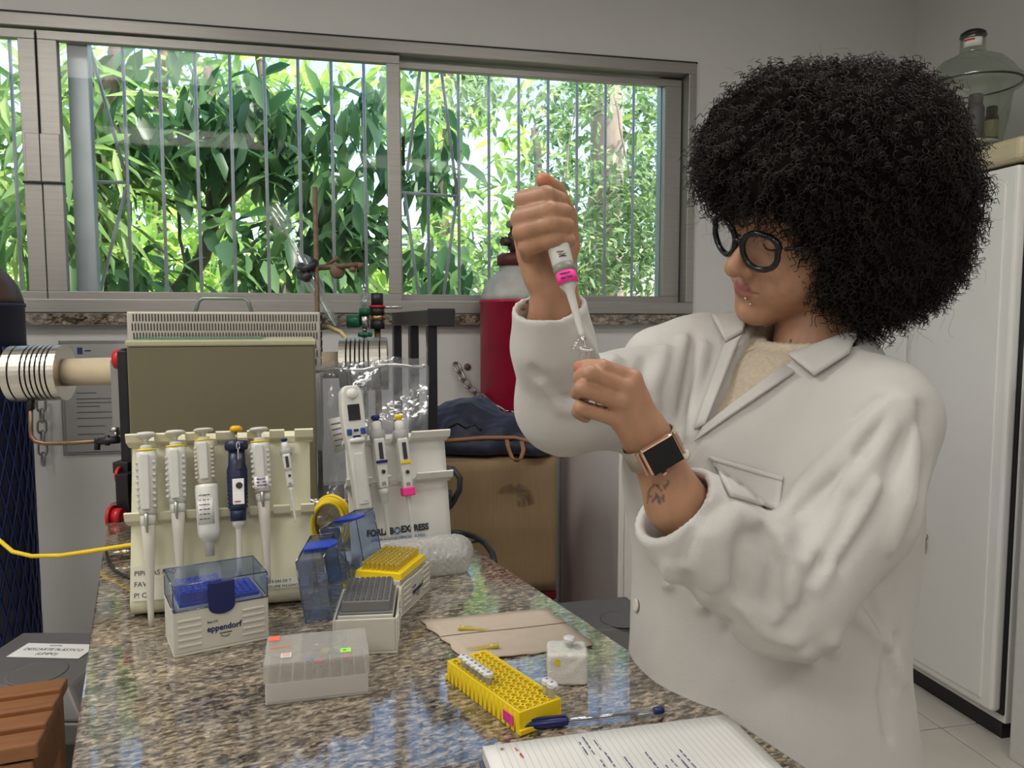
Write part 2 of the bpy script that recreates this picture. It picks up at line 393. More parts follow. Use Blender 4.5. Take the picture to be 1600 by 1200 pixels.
# granite sill
def granite(name, cols, sc):
    mt, t, b = nodes(name); L = t.links.new
    tc = t.nodes.new('ShaderNodeTexCoord'); mp = t.nodes.new('ShaderNodeMapping'); mp.inputs['Scale'].default_value = (.55, 1.15, 1); L(tc.outputs['Object'], mp.inputs[0])
    n1 = t.nodes.new('ShaderNodeTexNoise'); n1.inputs['Scale'].default_value = sc; n1.inputs['Detail'].default_value = 6; n1.inputs['Roughness'].default_value = .62; n1.inputs['Distortion'].default_value = .6; L(mp.outputs[0], n1.inputs['Vector'])
    c1 = ramp(t, n1.outputs[0], cols)
    v = t.nodes.new('ShaderNodeTexVoronoi'); v.inputs['Scale'].default_value = sc*1.3; L(mp.outputs[0], v.inputs['Vector'])
    n2 = t.nodes.new('ShaderNodeTexNoise'); n2.inputs['Scale'].default_value = sc*.16; n2.inputs['Detail'].default_value = 3; L(mp.outputs[0], n2.inputs['Vector'])
    sp = t.nodes.new('ShaderNodeSeparateColor'); L(v.outputs['Color'], sp.inputs[0])
    c2 = ramp(t, sp.outputs[0], [(0, (.04, .035, .03)), (.3, (.11, .095, .08)), (.62, (.32, .27, .20)), (1, (.60, .54, .45))])
    mx = t.nodes.new('ShaderNodeMix'); mx.data_type = 'RGBA'; mx.inputs[0].default_value = .38; L(c1, mx.inputs[6]); L(c2, mx.inputs[7])
    m2 = t.nodes.new('ShaderNodeMix'); m2.data_type = 'RGBA'; m2.blend_type = 'MULTIPLY'; m2.inputs[0].default_value = 1
    c3 = ramp(t, n2.outputs[0], [(.3, (.68, .68, .7)), (.7, (1.15, 1.1, 1.02))]); L(mx.outputs[2], m2.inputs[6]); L(c3, m2.inputs[7]); L(m2.outputs[2], b.inputs['Base Color'])
    b.inputs['Roughness'].default_value = .09; b.inputs['Specular IOR Level'].default_value = .8; b.inputs['Coat Weight'].default_value = .6; b.inputs['Coat Roughness'].default_value = .04
    MATS[name] = mt; return mt
G_COL = [(.40, (.012, .012, .012)), (.475, (.05, .043, .036)), (.53, (.22, .18, .13)), (.60, (.42, .35, .26)), (.72, (.60, .55, .46))]
M_gran = granite('granite_polished', G_COL, 150)
M_sillg = granite('granite_dark', [(.40, (.012, .012, .012)), (.5, (.07, .06, .05)), (.60, (.35, .28, .2)), (.75, (.6, .52, .42))], 90)
xs = X(1081)
MB().box((wx0, WY-.05, wzb-.045), (xs, WY+.04, wzb-.003)).build('trim_1', M_sillg, kind='structure', bevel=.003)
# cable conduit high on the wall, just above the frame edge of the view
# ------------------------------------------------------------------ security grille outside
GY = WY+.28
M_bar = mat('grey_painted_steel', (.46, .48, .50), .5, .4, var=.15, scale=25)
gr = thing('security_grille', 'grey steel bar grille fixed outside the window', 'grille', ((X(620, 280, GY)), GY, wzb))
gx, gz = X(620, 280, GY), wzb
def gbar(p, q, r=.0068):
    return MB().cyl((p[0]-gx, 0, p[1]-gz), (q[0]-gx, 0, q[1]-gz), r, 8).build('bar', M_bar, gr)
xA, xB = X(206, 455, GY), X(1029, 455, GY)
b0 = MB().cyl((0, 0, -.12), (0, 0, wzt-wzb+.15), .0068, 8).build('bar', M_bar, gr, M=mtx((xA-gx, 0, 0)))
for k in range(-6, 22):
    if k == 0: continue
    share(b0, 'bar', gr, mtx((xA+(xB-xA)*k/17-gx, 0, 0)))
def pz(px, py): return (X(px, py, GY), Z(px, py, GY))
for a, b in (((137, 62), (198, 280)), ((198, 290), (153, 470)), ((112, 284), (198, 285)), ((656, 110), (636, 270)), ((688, 100), (714, 300)), ((714, 305), (692, 470)), ((632, 300), (655, 470)), ((628, 301), (716, 307))):
    gbar(pz(*a), pz(*b))
for z in (wzb-.05, wzt+.06): gbar((xA-1.0, z), (xB+.3, z), .012)

# ------------------------------------------------------------------ garden outside
def leaf_mat(name, dark, mid, light, tl=.45):
    mt = D.materials.new(name); mt.use_nodes = True; t = mt.node_tree; L = t.links.new; t.nodes.clear()
    o = t.nodes.new('ShaderNodeOutputMaterial'); ge = t.nodes.new('ShaderNodeNewGeometry'); oi = t.nodes.new('ShaderNodeObjectInfo')
    ad = t.nodes.new('ShaderNodeMath'); ad.operation = 'ADD'; L(ge.outputs['Random Per Island'], ad.inputs[0]); L(oi.outputs['Random'], ad.inputs[1])
    fr = t.nodes.new('ShaderNodeMath'); fr.operation = 'FRACT'; L(ad.outputs[0], fr.inputs[0])
    c = ramp(t, fr.outputs[0], [(0, dark), (.5, mid), (1, light)])
    b = t.nodes.new('ShaderNodeBsdfPrincipled'); b.inputs['Roughness'].default_value = .38; L(c, b.inputs['Base Color'])
    tr = t.nodes.new('ShaderNodeBsdfTranslucent'); hs = t.nodes.new('ShaderNodeHueSaturation'); hs.inputs['Saturation'].default_value = 1.15; hs.inputs['Value'].default_value = 1.7; hs.inputs['Hue'].default_value = .485
    L(c, hs.inputs['Color']); L(hs.outputs[0], tr.inputs[0])
    mx = t.nodes.new('ShaderNodeMixShader'); mx.inputs[0].default_value = tl; L(b.outputs[0], mx.inputs[1]); L(tr.outputs[0], mx.inputs[2]); L(mx.outputs[0], o.inputs[0])
    MATS[name] = mt; return mt
L_dark = leaf_mat('leaf_dark', (.035, .08, .045), (.075, .16, .075), (.18, .31, .13))
L_mid = leaf_mat('leaf_mid', (.09, .18, .07), (.20, .34, .13), (.40, .52, .20))
L_lite = leaf_mat('leaf_light', (.18, .31, .10), (.33, .50, .16), (.54, .66, .26), .5)
L_small = leaf_mat('leaf_small', (.10, .16, .10), (.22, .33, .18), (.44, .54, .30))
M_bark = mat('bark', (.16, .125, .10), .9, var=.3, scale=14, bump=.8, bscale=40, stretch=(3, 3, .6))
M_bark2 = mat('bark_pale', (.42, .33, .29), .9, var=.25, scale=9, bump=.8, bscale=30, stretch=(3, 3, .6))
LV = np.array([(0, 0, 0), (.3, .15, .03), (.3, -.15, .03), (.66, .14, .0), (.66, -.14, .0), (1, 0, -.14), (.3, 0, -.01), (.66, 0, -.05)])
LF = np.array([(0, 6, 1), (0, 2, 6), (6, 7, 3), (6, 3, 1), (6, 2, 4), (6, 4, 7), (7, 5, 3), (7, 4, 5)])
def frames(n, droop, rng, spread=1.0):
    az = rng.rand(n)*6.283; el = rng.randn(n)*.45*spread-droop
    f = np.stack([np.cos(az)*np.cos(el), np.sin(az)*np.cos(el), np.sin(el)], 1)
    up = np.stack([rng.randn(n)*.35, rng.randn(n)*.35, np.ones(n)], 1)
    s = np.cross(up, f); s /= np.linalg.norm(s, axis=1, keepdims=True); u = np.cross(f, s); return f, s, u
def leaves(C, size, droop, rng, wd=1.0, spread=1.0):
    n = len(C); f, s, u = frames(n, droop, rng, spread); sz = size*(.6+.7*rng.rand(n))
    P = (LV[None, :, 0, None]*f[:, None]+LV[None, :, 1, None]*wd*s[:, None]+LV[None, :, 2, None]*u[:, None])*sz[:, None, None]+C[:, None]
    return P.reshape(-1, 3), (LF[None]+(np.arange(n)*8)[:, None, None]).reshape(-1, 3)
def blob(px, py, Y, rx, rz, n, rng, ry=.5):
    c = ony(px, py, Y); d = rng.randn(n, 3); d /= np.linalg.norm(d, axis=1, keepdims=True); d *= (rng.rand(n)**.45)[:, None]
    return c+d*np.array([rx, ry, rz])
def limb(pts, r0, r1, rng, jit=.02):
    P = [ony(*p) for p in pts]; out = []
    for i in range(len(P)-1):
        for k in range(5): out.append(P[i]+(P[i+1]-P[i])*k/5+rng.randn(3)*jit*.3)
    out.append(P[-1]); n = len(out)
    return MB().tube(out, r0, 9, rs=[r0+(r1-r0)*i/(n-1) for i in range(n)])
GZ = -.6
gp = MB().box((-14, WY+.4, GZ-.3), (16, 40, GZ)).build('ground', mat('leaf_litter', (.16, .17, .09), .95, var=.4, scale=6), kind='structure')
rng = np.random.RandomState(11)
def tree(name, label, base, trunks, blobs, lm, size, droop, bark, nparts=0, wd=1.0, spread=1.0):
    b = ony(base[0], base[1], base[2]); b[2] = GZ; t = thing(name, label, 'tree', b)
    off = Matrix.Translation(-Vector(b))
    for pts, r0, r1 in trunks: limb(pts, r0, r1, rng).build('trunk' if r0 > .035 else 'branch', bark, t, M=off)
    if nparts:
        tpl = [npobj('leaf', LV*np.array([1, wd*k, 1])*size, LF, lm, t) for k in (.85, 1.0, 1.2)]
        for o in tpl: o.data.polygons.foreach_set('use_smooth', [True]*8)
        k = 0; per = nparts//len(blobs)+1
        for (px, py, Y, rx, rz, n) in blobs:
            C = blob(px, py, Y-.15, rx, rz, per, rng, .35); f, s, u = frames(per, droop, rng, spread)
            for i in range(per):
                if k >= nparts: break
                M = Matrix(((f[i][0], s[i][0], u[i][0], C[i][0]-b[0]), (f[i][1], s[i][1], u[i][1], C[i][1]-b[1]), (f[i][2], s[i][2], u[i][2], C[i][2]-b[2]), (0, 0, 0, 1)))@Matrix.Scale(.75+.6*rng.rand(), 4)
                if k < 3: tpl[k].matrix_local = M
                else: share(tpl[k % 3], 'leaf', t, M)
                k += 1
    V = []; F = []; o = 0
    for (px, py, Y, rx, rz, n) in blobs:
        v, f = leaves(blob(px, py, Y, rx, rz, n, rng), size, droop, rng, wd, spread); V.append(v); F.append(f+o); o += len(v)
    npobj('foliage', np.concatenate(V)-b, np.concatenate(F), lm, t, kind='stuff')
    return t
# broad-leaved tree close to the window
tree('broadleaf_tree', 'large dark glossy-leaved tree close outside the middle window pane', (285, 470, 5.0),
     [([(250, 700, 5.0), (283, 452, 5.0), (318, 400, 5.0), (335, 330, 5.0), (328, 240, 5.0), (325, 100, 5.1)], .055, .03),
      ([(335, 340, 5.0), (400, 270, 5.0), (470, 230, 4.9), (540, 200, 4.9)], .022, .008), ([(330, 250, 5.0), (260, 190, 4.9), (200, 150, 4.9)], .02, .007),
      ([(335, 330, 5.0), (230, 305, 4.8), (170, 295, 4.8)], .012, .005), ([(280, 300, 4.9), (285, 390, 4.8), (290, 430, 4.8)], .012, .006)],
     [(300, 170, 4.8, .55, .35, 120), (260, 230, 4.7, .40, .18, 80), (370, 200, 4.8, .35, .35, 128), (470, 210, 4.8, .35, .40, 136), (540, 330, 4.7, .30, .30, 104), (420, 390, 4.6, .35, .28, 104), (520, 420, 4.6, .25, .20, 56), (590, 200, 4.8, .25, .3, 64), (670, 240, 4.8, .22, .30, 72), (680, 420, 4.7, .25, .2, 56), (570, 360, 4.7, .2, .25, 48), (230, 420, 4.8, .35, .18, 48)],
     L_dark, .21, .75, M_bark, 280, 1.0)
tree('pale_leafy_tree', 'bright yellow-green tree behind the dark broad-leaved tree', (430, 470, 7.4),
     [([(470, 700, 7.4), (440, 450, 7.4), (420, 200, 7.4), (400, 60, 7.4)], .05, .03)],
     [(160, 400, 7.2, .8, .5, 260), (300, 420, 7.0, .8, .45, 297), (250, 300, 7.4, 1.0, .6, 322), (420, 130, 7.4, .9, .4, 235), (400, 300, 7.4, .6, .6, 186), (560, 430, 7.0, .7, .35, 260), (480, 280, 7.6, .5, .8, 99), (720, 380, 7.4, .6, .6, 204), (660, 150, 7.4, .6, .5, 186), (170, 130, 7.4, .6, .5, 161), (10, 420, 7.0, .8, .5, 260), (800, 200, 7.6, .4, .5, 86)],
     L_lite, .20, .35, M_bark, 0, 1.0, 1.3)
tree('long_leaved_shrub', 'shrub with long drooping strap leaves at the left window post', (150, 470, 4.5),
     [([(150, 700, 4.6), (148, 300, 4.6), (172, 150, 4.6), (185, 70, 4.6)], .06, .04), ([(120, 600, 4.4), (135, 300, 4.4), (145, 100, 4.4)], .014, .006)],
     [(145, 200, 4.5, .22, .5, 70), (130, 350, 4.5, .2, .4, 70), (15, 180, 4.6, .3, .4, 60), (20, 330, 4.6, .3, .3, 60)],
     L_mid, .40, .7, M_bark, 60, .35)
tree('small_leaved_tree', 'dense tree of small leaves with a pale pinkish trunk behind the raised pipette', (940, 470, 6.4),
     [([(955, 700, 6.6), (945, 330, 6.6), (950, 200, 6.6), (945, 60, 6.6)], .17, .13), ([(830, 700, 6.2), (848, 350, 6.2), (835, 200, 6.2)], .05, .03),
      ([(900, 400, 6.2), (930, 300, 6.1), (1000, 180, 6.0)], .018, .006), ([(1010, 420, 6.1), (985, 280, 6.0), (960, 150, 6.0)], .015, .006), ([(870, 430, 6.0), (880, 300, 6.0), (900, 150, 6.0)], .014, .005)],
     [(880, 420, 5.9, .5, .35, 806), (980, 400, 5.8, .5, .45, 1054), (1040, 300, 5.8, .4, .6, 930), (870, 280, 6.0, .4, .4, 465), (960, 300, 6.0, .35, .35, 434), (1050, 160, 6.0, .35, .35, 434), (880, 160, 6.2, .4, .35, 496), (780, 420, 6.2, .4, .3, 496), (740, 150, 6.2, .35, .25, 310), (960, 130, 6.0, .3, .15, 161), (1100, 420, 5.8, .4, .5, 558)],
     L_small, .085, .2, M_bark2, 0, 1.15, 1.3)
tree('background_tree', 'hazy row of leafy crowns far behind the garden trees', (650, 470, 12),
     [([(700, 600, 12), (690, 300, 12), (700, 50, 12)], .12, .08), ([(250, 600, 12), (240, 300, 12), (260, 50, 12)], .12, .08)],
     [(-50, 300, 12, 2.2, 2.5, 450), (150, 350, 12, 2.0, 1.6, 500), (330, 220, 12, 1.4, 2.2, 350), (480, 430, 12, 1.5, .8, 300), (650, 420, 12, 1.6, .8, 350), (700, 120, 12, 1.2, 1.0, 250), (850, 380, 12, 1.8, 1.5, 500), (1050, 280, 12, 1.6, 2.6, 650), (930, 150, 12, 1.0, 1.2, 150)],
     L_mid, .36, .3, M_bark, 0, 1.1, 1.3)
# ------------------------------------------------------------------ common materials
M_white = mat('white_plastic', (.74, .73, .69), .38, var=.03)
M_offw = mat('offwhite_plastic', (.66, .64, .57), .4, var=.03)
M_cream = mat('cream_acrylic', (.70, .68, .50), .3, var=.04, scale=8)
M_black = mat('black_plastic', (.018, .018, .02), .42, var=.1)
M_blksteel = mat('black_steel', (.022, .022, .025), .33, .3, var=.15)
M_steel = mat('steel', (.56, .55, .52), .28, 1, var=.08, scale=20)
M_satin = mat('satin_aluminium', (.70, .67, .60), .30, 1, var=.05, stretch=(1, 1, 40))
M_red = mat('red_plastic', (.55, .02, .03), .35)
M_navy = mat('navy_plastic', (.012, .02, .11), .3)
M_blue = mat('blue_plastic', (.015, .05, .42), .3)
M_yel = mat('yellow_plastic', (.85, .62, .012), .35, var=.04)
M_ink = mat('printed_ink', (.03, .03, .04), .6)
M_paper = mat('paper', (.82, .81, .78), .8, var=.02)
M_brass = mat('brass', (.42, .27, .10), .35, .9)
M_copper = mat('bronze_pipe', (.22, .14, .085), .4, .8)
M_glass = clear('lab_glass', (.86, .91, .90), .03, .16, body=.10, bodycol=(.8, .86, .84))

# ------------------------------------------------------------------ granite bench
BA = math.atan2(.242, .97); BX0, BX1, BY0, BY1, BZ = -.075, .598, .30, 2.17, .90
BM = mtx((0, 0, 0), rz=BA)
bn = thing('lab_bench', 'polished speckled granite laboratory bench covered with equipment', 'bench', (0, 0, 0), BA)
poly = [(BX0, BY0), (BX1, BY0)]
for k in range(7): a = k*math.pi/12; poly.append((BX1-.06+.06*math.cos(a), BY1-.06+.06*math.sin(a)))
for k in range(7): a = math.pi/2+k*math.pi/12; poly.append((BX0+.03+.03*math.cos(a), BY1-.03+.03*math.sin(a)))
MB().prism(poly, BZ-.03, BZ).build('worktop', M_gran, bn, bevel=.003)
for y in (.42, 1.22, 2.05): MB().box((BX0+.06, y, 0), (BX1-.08, y+.05, BZ-.03)).build('support', mat('bench_support', (.5, .48, .45), .7), bn)
MB().box((BX0+.06, .47, .62), (BX0+.09, 2.05, BZ-.03)).build('apron', mat('bench_support', (.5, .48, .45), .7), bn)

# ------------------------------------------------------------------ tube furnace at the back of the bench
PL, PR = at(63, 583, 1.88), at(568, 569, 1.98)
ax = PR-PL; axl = np.linalg.norm(ax); axn = ax/axl
tf = thing('tube_furnace', 'tube furnace with slotted steel casing and ribbed metal flanges behind the olive cabinet', 'furnace', ((PL[0]+PR[0])/2, (PL[1]+PR[1])/2, BZ))
o_ = Vector(((PL[0]+PR[0])/2, (PL[1]+PR[1])/2, BZ)); OF = Matrix.Translation(-o_)
c0, c1 = at(197, 487, 1.80), at(500, 487, 1.90); cx = c1-c0; cx[2] = 0; cw = np.linalg.norm(cx); cx /= cw; cn = np.array([-cx[1], cx[0], 0])
ztop = (c0[2]+c1[2])/2
FM = Matrix(((cx[0], cn[0], 0, c0[0]), (cx[1], cn[1], 0, c0[1]), (0, 0, 1, 0), (0, 0, 0, 1)))
M_case = mat('grey_sheet_steel', (.50, .47, .42), .5, .2, var=.08)
MB().box((0, 0, BZ+.13), (cw, .26, ztop), FM).build('casing', M_case, tf, bevel=.004, M=OF)
MB().box((.03, .02, BZ), (cw-.03, .24, BZ+.13), FM).build('plinth', M_black, tf, M=OF)
sl = MB()
n_ = 62
for r in range(6):
    z1 = ztop-.006-r*.022
    for k in range(n_):
        x = .012+(cw-.024)*k/(n_-1)+(.0 if r % 2 else .003)
        sl.box((x-.0012, -.0015, z1-.017), (x+.0012, .002, z1), FM)
for k in range(18):
    y = .02+k*.013
    for r in range(6): sl.box((cw-.002, y-.001, ztop-.006-r*.022-.017), (cw+.0015, y+.002, ztop-.006-r*.022), FM)
sl.build('vent_slots', M_dark, tf, kind='stuff', M=OF)
h0, h1 = at(310, 470, 1.86), at(388, 470, 1.88)
zb_, zt_ = ztop-.002, zabove(h0, 310, 466)
MB().tube([(h0[0]-.008, h0[1], zb_), (h0[0], h0[1], zt_-.008), (h0[0]+.01, h0[1], zt_), (h1[0]-.01, h1[1], zt_), (h1[0], h1[1], zt_-.008), (h1[0]+.008, h1[1], zb_)], .005, 8).build('handle', mat('green_grey_metal', (.22, .27, .24), .4, .6), tf, M=OF)
M_tube = mat('ceramic_tube', (.72, .60, .42), .35, .15)
TM = mtx(PL, x=(0, 0, 1), z=ax)
MB().lathe([(.034, .05), (.034, axl-.05)], 28, TM).build('furnace_tube', M_tube, tf, M=OF)
def flange(zc, sgn, nm):
    R = .068; g = .060
    prof = [(.03, -.062), (R, -.062), (R, -.046), (g, -.046), (g, -.042), (R, -.042), (R, -.018)]
    for k in range(5): z = -.018+k*.011; prof += [(g, z), (g, z+.004), (R, z+.004), (R, z+.011)]
    prof += [(g, .037), (g, .041), (R, .041), (R, .058), (.03, .058)]
    MM = TM@Matrix.Translation((0, 0, zc))@(Matrix.Identity(4) if sgn > 0 else Matrix.Rotation(math.pi, 4, 'X'))
    f = MB().lathe(prof, 40, MM, smooth=False).build('flange', M_satin, tf, M=OF)
    gr_ = MB()
    for z in (-.046, -.018, -.007, .004, .015, .026, .037): gr_.lathe([(.0606, z), (.0606, z+.004)], 40, MM)
    gr_.build('groove_shade', M_dark, f)  # dark bands colour in the shade inside the flange grooves
    return f
flange(0, 1, 'l'); flange(axl, -1, 'r')
q = PL-axn*.06
mb = MB().cyl(q, q-axn*.012, .012, 6); mb.cyl(q-axn*.012, q-axn*.022, .008); mb.build('pipe_fitting', M_copper, tf, M=OF)
MB().cyl(q-axn*.02, q-axn*.20, .0075, 10).build('gas_pipe', M_satin, tf, M=OF)
e = [at(48, 632, 1.86), at(48, 670, 1.86), at(49, 682, 1.86), at(56, 690, 1.86), at(70, 693, 1.86), at(110, 692, 1.86), at(172, 688, 1.84)]
MB().tube(e, .0055, 8).build('copper_pipe', M_copper, tf, M=OF)
MB().cyl(at(48, 622, 1.86), at(48, 640, 1.86), .0085, 6).build('pipe_fitting', M_black, tf, M=OF)
mb = MB().cyl(at(150, 690, 1.84), at(186, 687, 1.84), .009, 8); mb.cyl(at(152, 684, 1.84), at(152, 703, 1.84), .007, 8); mb.cyl(at(168, 680, 1.84), at(168, 696, 1.84), .006, 8); mb.build('needle_valve', M_black, tf, M=OF)
def pbox(px0, px1, py0, py1, d, dep, name, mt, par, off, bevel=.002):
    a = at(px0, py1, d); b = at(px1, py0, d)
    x0, x1 = np.dot(a-CAM, CR), np.dot(b-CAM, CR)
    M = Matrix(((CR[0], -CR[1], 0, a[0]), (CR[1], CR[0], 0, a[1]), (0, 0, 1, a[2]), (0, 0, 0, 1)))
    return MB().box((0, 0, 0), (x1-x0, dep, b[2]-a[2]), M).build(name, mt, par, bevel=bevel, M=off)
pbox(176, 190, 562, 680, 1.84, .05, 'bracket', mat('bracket_alu', (.33, .33, .32), .4, .6), tf, OF)
pbox(190, 205, 548, 742, 1.82, .06, 'frame_rail', M_blksteel, tf, OF)
pbox(182, 202, 740, 809, 1.78, .10, 'frame_foot', M_blksteel, tf, OF)
pbox(176, 200, 722, 740, 1.80, .04, 'frame_clamp', M_black, tf, OF)
MB().cyl(at(182, 561, 1.83), at(194, 561, 1.83), .024, 20).build('clamp_ring', M_red, tf, M=OF)
MB().cyl(at(192, 561, 1.83), at(200, 561, 1.83), .026, 20).build('clamp_ring', M_black, tf, M=OF)
MB().cyl(at(185, 742, 1.80), at(190, 742, 1.80), .02, 12).build('clamp_ring', M_red, tf, M=OF)
mb = MB().cyl(at(173, 807, 1.76), at(178, 807, 1.76), .026, 24); mb.cyl(at(178, 807, 1.76), at(192, 807, 1.76), .019, 24); mb.build('adjuster_knob', M_red, tf, M=OF)
for yy in (671, 678): MB().cyl(at(172+(yy-671), yy, 1.83), at(184, yy, 1.83), .006, 8).build('bolt', M_steel, tf, M=OF)

# ------------------------------------------------------------------ olive instrument cabinet
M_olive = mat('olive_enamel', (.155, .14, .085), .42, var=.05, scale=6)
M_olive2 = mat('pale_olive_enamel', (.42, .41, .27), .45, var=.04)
a = onz(197, 862); b = onz(493, 862); oa = at(197, 532, 1.44); oang = R_(3.5); dx = np.array([math.cos(oang), math.sin(oang), 0]); oz = oa[2]
ob = onplane(492, 530, oa, np.array([-dx[1], dx[0], 0])); ow = float(np.dot(ob-oa, dx))
oc = thing('instrument_cabinet', 'plain olive-grey metal instrument cabinet in the middle of the bench', 'cabinet', (oa[0], oa[1], BZ), math.atan2(dx[1], dx[0]))
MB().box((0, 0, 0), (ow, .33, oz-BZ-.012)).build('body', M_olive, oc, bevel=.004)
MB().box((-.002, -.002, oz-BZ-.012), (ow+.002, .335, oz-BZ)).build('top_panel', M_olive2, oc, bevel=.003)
gp_ = MB().box((.01, .03, oz-BZ), (.24, .26, oz-BZ+.006)).build('glass_plate', clear('green_glass', (.70, .88, .80), .03, .1), None, label='thin green glass plate lying on top of the olive cabinet', cat='glass plate', M=oc.matrix_world.copy())

# ------------------------------------------------------------------ retort stand with glassware
rs_d = 2.03; rb = at(502, 800, rs_d); rt = at(502, 293, rs_d)
rs = thing('retort_stand', 'rusty retort stand rod with clamp behind the furnace', 'stand', (rb[0], rb[1], BZ))
OR = Matrix.Translation(-Vector((rb[0], rb[1], BZ)))
M_rust = mat('rusty_steel', (.17, .115, .08), .7, .5, var=.35, scale=60, bump=.3)
MB().cyl((rb[0], rb[1], BZ+.01), (rb[0], rb[1], zabove(rb, 502, 293)), .0062, 10).build('rod', M_rust, rs, M=OR)
MB().box((rb[0]-.06, rb[1]-.09, BZ), (rb[0]+.06, rb[1]+.06, BZ+.012)).build('base', M_black, rs, M=OR, bevel=.002)
cl = MB().tube([at(474, 424, 1.99), at(500, 418, 2.0), at(563, 414, 2.0)], .0075, 8)
cl.tube([at(508, 416, 2.0), at(520, 408, 2.0), at(528, 403, 2.0)], .005, 6, rs=[.004, .005, .009]); cl.build('clamp_arm', M_rust, rs, M=OR)
cl = MB()
cl.tube([at(470, 416, 1.985), at(478, 421, 1.97), at(488, 415, 1.97), at(492, 410, 1.98)], .012, 8, rs=[.012, .010, .010, .012])
cl.tube([at(470, 430, 1.985), at(478, 434, 1.97), at(484, 428, 1.97)], .012, 8, rs=[.013, .012, .011]); cl.cyl(at(488, 425, 1.97), at(481, 440, 1.97), .003, 6)
cl.build('clamp_jaw', M_black, rs, M=OR)
cl = MB().lathe([(0, -.006), (.016, -.005), (.02, 0), (.016, .005), (0, .006)], 14, mtx(at(527, 424, 2.0), z=CR*.4-CF)); cl.cyl(at(563, 411, 2.0), at(563, 420, 2.0), .009, 8); cl.cyl(at(551, 418, 2.0), at(551, 425, 2.0), .008, 8)
cl.build('wing_nut', M_rust, rs, M=OR)
g0, g1 = at(429, 324, 2.0), at(525, 508, 2.0); gl_ = np.linalg.norm(g1-g0); k_ = gl_/208
prof = [(15, 0), (15.5, 6), (15.2, 30), (13, 38), (6, 44), (5.2, 60), (5.2, 78), (6, 84), (13.5, 94), (14, 120), (14, 140), (10, 150), (7.5, 156), (7.2, 190), (4, 200), (2.6, 208)]
gw = thing('glass_trap', 'clear glass bulb tube held slanting in the clamp of the retort stand', 'glassware', M=mtx(g0, x=CR, z=g1-g0))
MB().lathe([(r*k_, z*k_) for r, z in prof], 24, cap=False).build('glass_body', M_glass, gw)
MB().lathe([(.9*r*k_, z*k_) for r, z in prof[8:13]], 20, cap=False).build('glass_lining', M_glass, gw)
MB().tube([at(500, 513, 2.03), at(513, 511, 2.02), at(532, 519, 2.0), at(540, 528, 1.98), at(543, 533, 1.98)], .006, 8).build('rubber_hose', mat('yellow_rubber', (.55, .46, .2), .5), None, label='short yellowed rubber hose joining the rod area to the right flange', cat='hose')

# ------------------------------------------------------------------ flow meter and pressure regulator
fm_d = 2.12; fb = at(570, 530, fm_d)
fm = thing('flow_meter', 'green and chrome gas flow meter with clear tube above the right flange', 'flow meter', (fb[0], fb[1], BZ)); OFm = Matrix.Translation(-Vector((fb[0], fb[1], BZ)))
zf = lambda y: zabove(fb, 570, y)
def fcyl(y0, y1, r, name, mt, n=18, dx=0, r2=None):
    p = fb+CR*dx; return MB().cyl((p[0], p[1], zf(y0)), (p[0], p[1], zf(y1)), r, n, r2).build(name, mt, fm, M=OFm)
M_green = mat('green_plastic', (.01, .13, .06), .35)
fcyl(482, 433, .013, 'measuring_tube', clear('clear_tube', (.9, .94, .94), .03, .1)); fcyl(482, 440, .006, 'inner_tube', clear('clear_tube', (.9, .94, .94), .03, .1))
fcyl(492, 482, .015, 'collar', M_green); fcyl(512, 492, .012, 'chrome_body', M_steel); fcyl(519, 512, .006, 'stem', M_steel)
s_ = MB()
for k in range(5): a_ = k*2*math.pi/5; s_.lathe([(0, -.007), (.008, -.005), (.008, .005), (0, .007)], 10, mtx((fb[0]+.013*math.cos(a_), fb[1]+.013*math.sin(a_), zf(523))))
s_.lathe([(.016, -.006), (.016, .006)], 16, mtx((fb[0], fb[1], zf(523)))); s_.build('hand_wheel', M_green, fm, M=OFm)
mb = MB().cyl(fb+CR*(-.012)+np.array([0, 0, zf(502)-fb[2]]), fb+CR*(-.046)+np.array([0, 0, zf(502)-fb[2]]), .017, 16, .02); mb.build('side_knob', M_green, fm, M=OFm)
MB().cyl(fb+CR*(-.046)+np.array([0, 0, zf(502)-fb[2]]), fb+CR*(-.049)+np.array([0, 0, zf(502)-fb[2]]), .009, 12).build('knob_cap', M_red, fm, M=OFm)
MB().cyl((fb[0], fb[1], BZ), (fb[0], fb[1], zf(526)), .007, 10).build('support_pipe', M_steel, fm, M=OFm)
rg_d = 2.14; gb = at(590, 530, rg_d)
rg = thing('pressure_regulator', 'black pressure regulator with red ring beside the flow meter', 'regulator', (gb[0], gb[1], BZ)); ORg = Matrix.Translation(-Vector((gb[0], gb[1], BZ)))
zg = lambda y: zabove(gb, 590, y)
def gcyl(y0, y1, r, name, mt, n=20): return MB().cyl((gb[0], gb[1], zg(y0)), (gb[0], gb[1], zg(y1)), r, n).build(name, mt, rg, M=ORg)
gcyl(477, 458, .017, 'adjusting_knob', M_black, 12); gcyl(481, 477, .022, 'lock_ring', M_red); gcyl(493, 481, .02, 'bonnet', M_black); gcyl(500, 493, .022, 'brass_port', M_brass, 6); gcyl(514, 500, .02, 'bowl', M_black)
MB().cyl((gb[0], gb[1], BZ), (gb[0], gb[1], zg(514)), .009, 10).build('support_pipe', M_brass, rg, M=ORg)
MB().cyl(gb+np.array([0, 0, zg(480)-gb[2]]), gb+CR*.07+np.array([0, 0, zg(480)-gb[2]]), .004, 8).build('outlet_pipe', M_steel, rg, M=ORg)

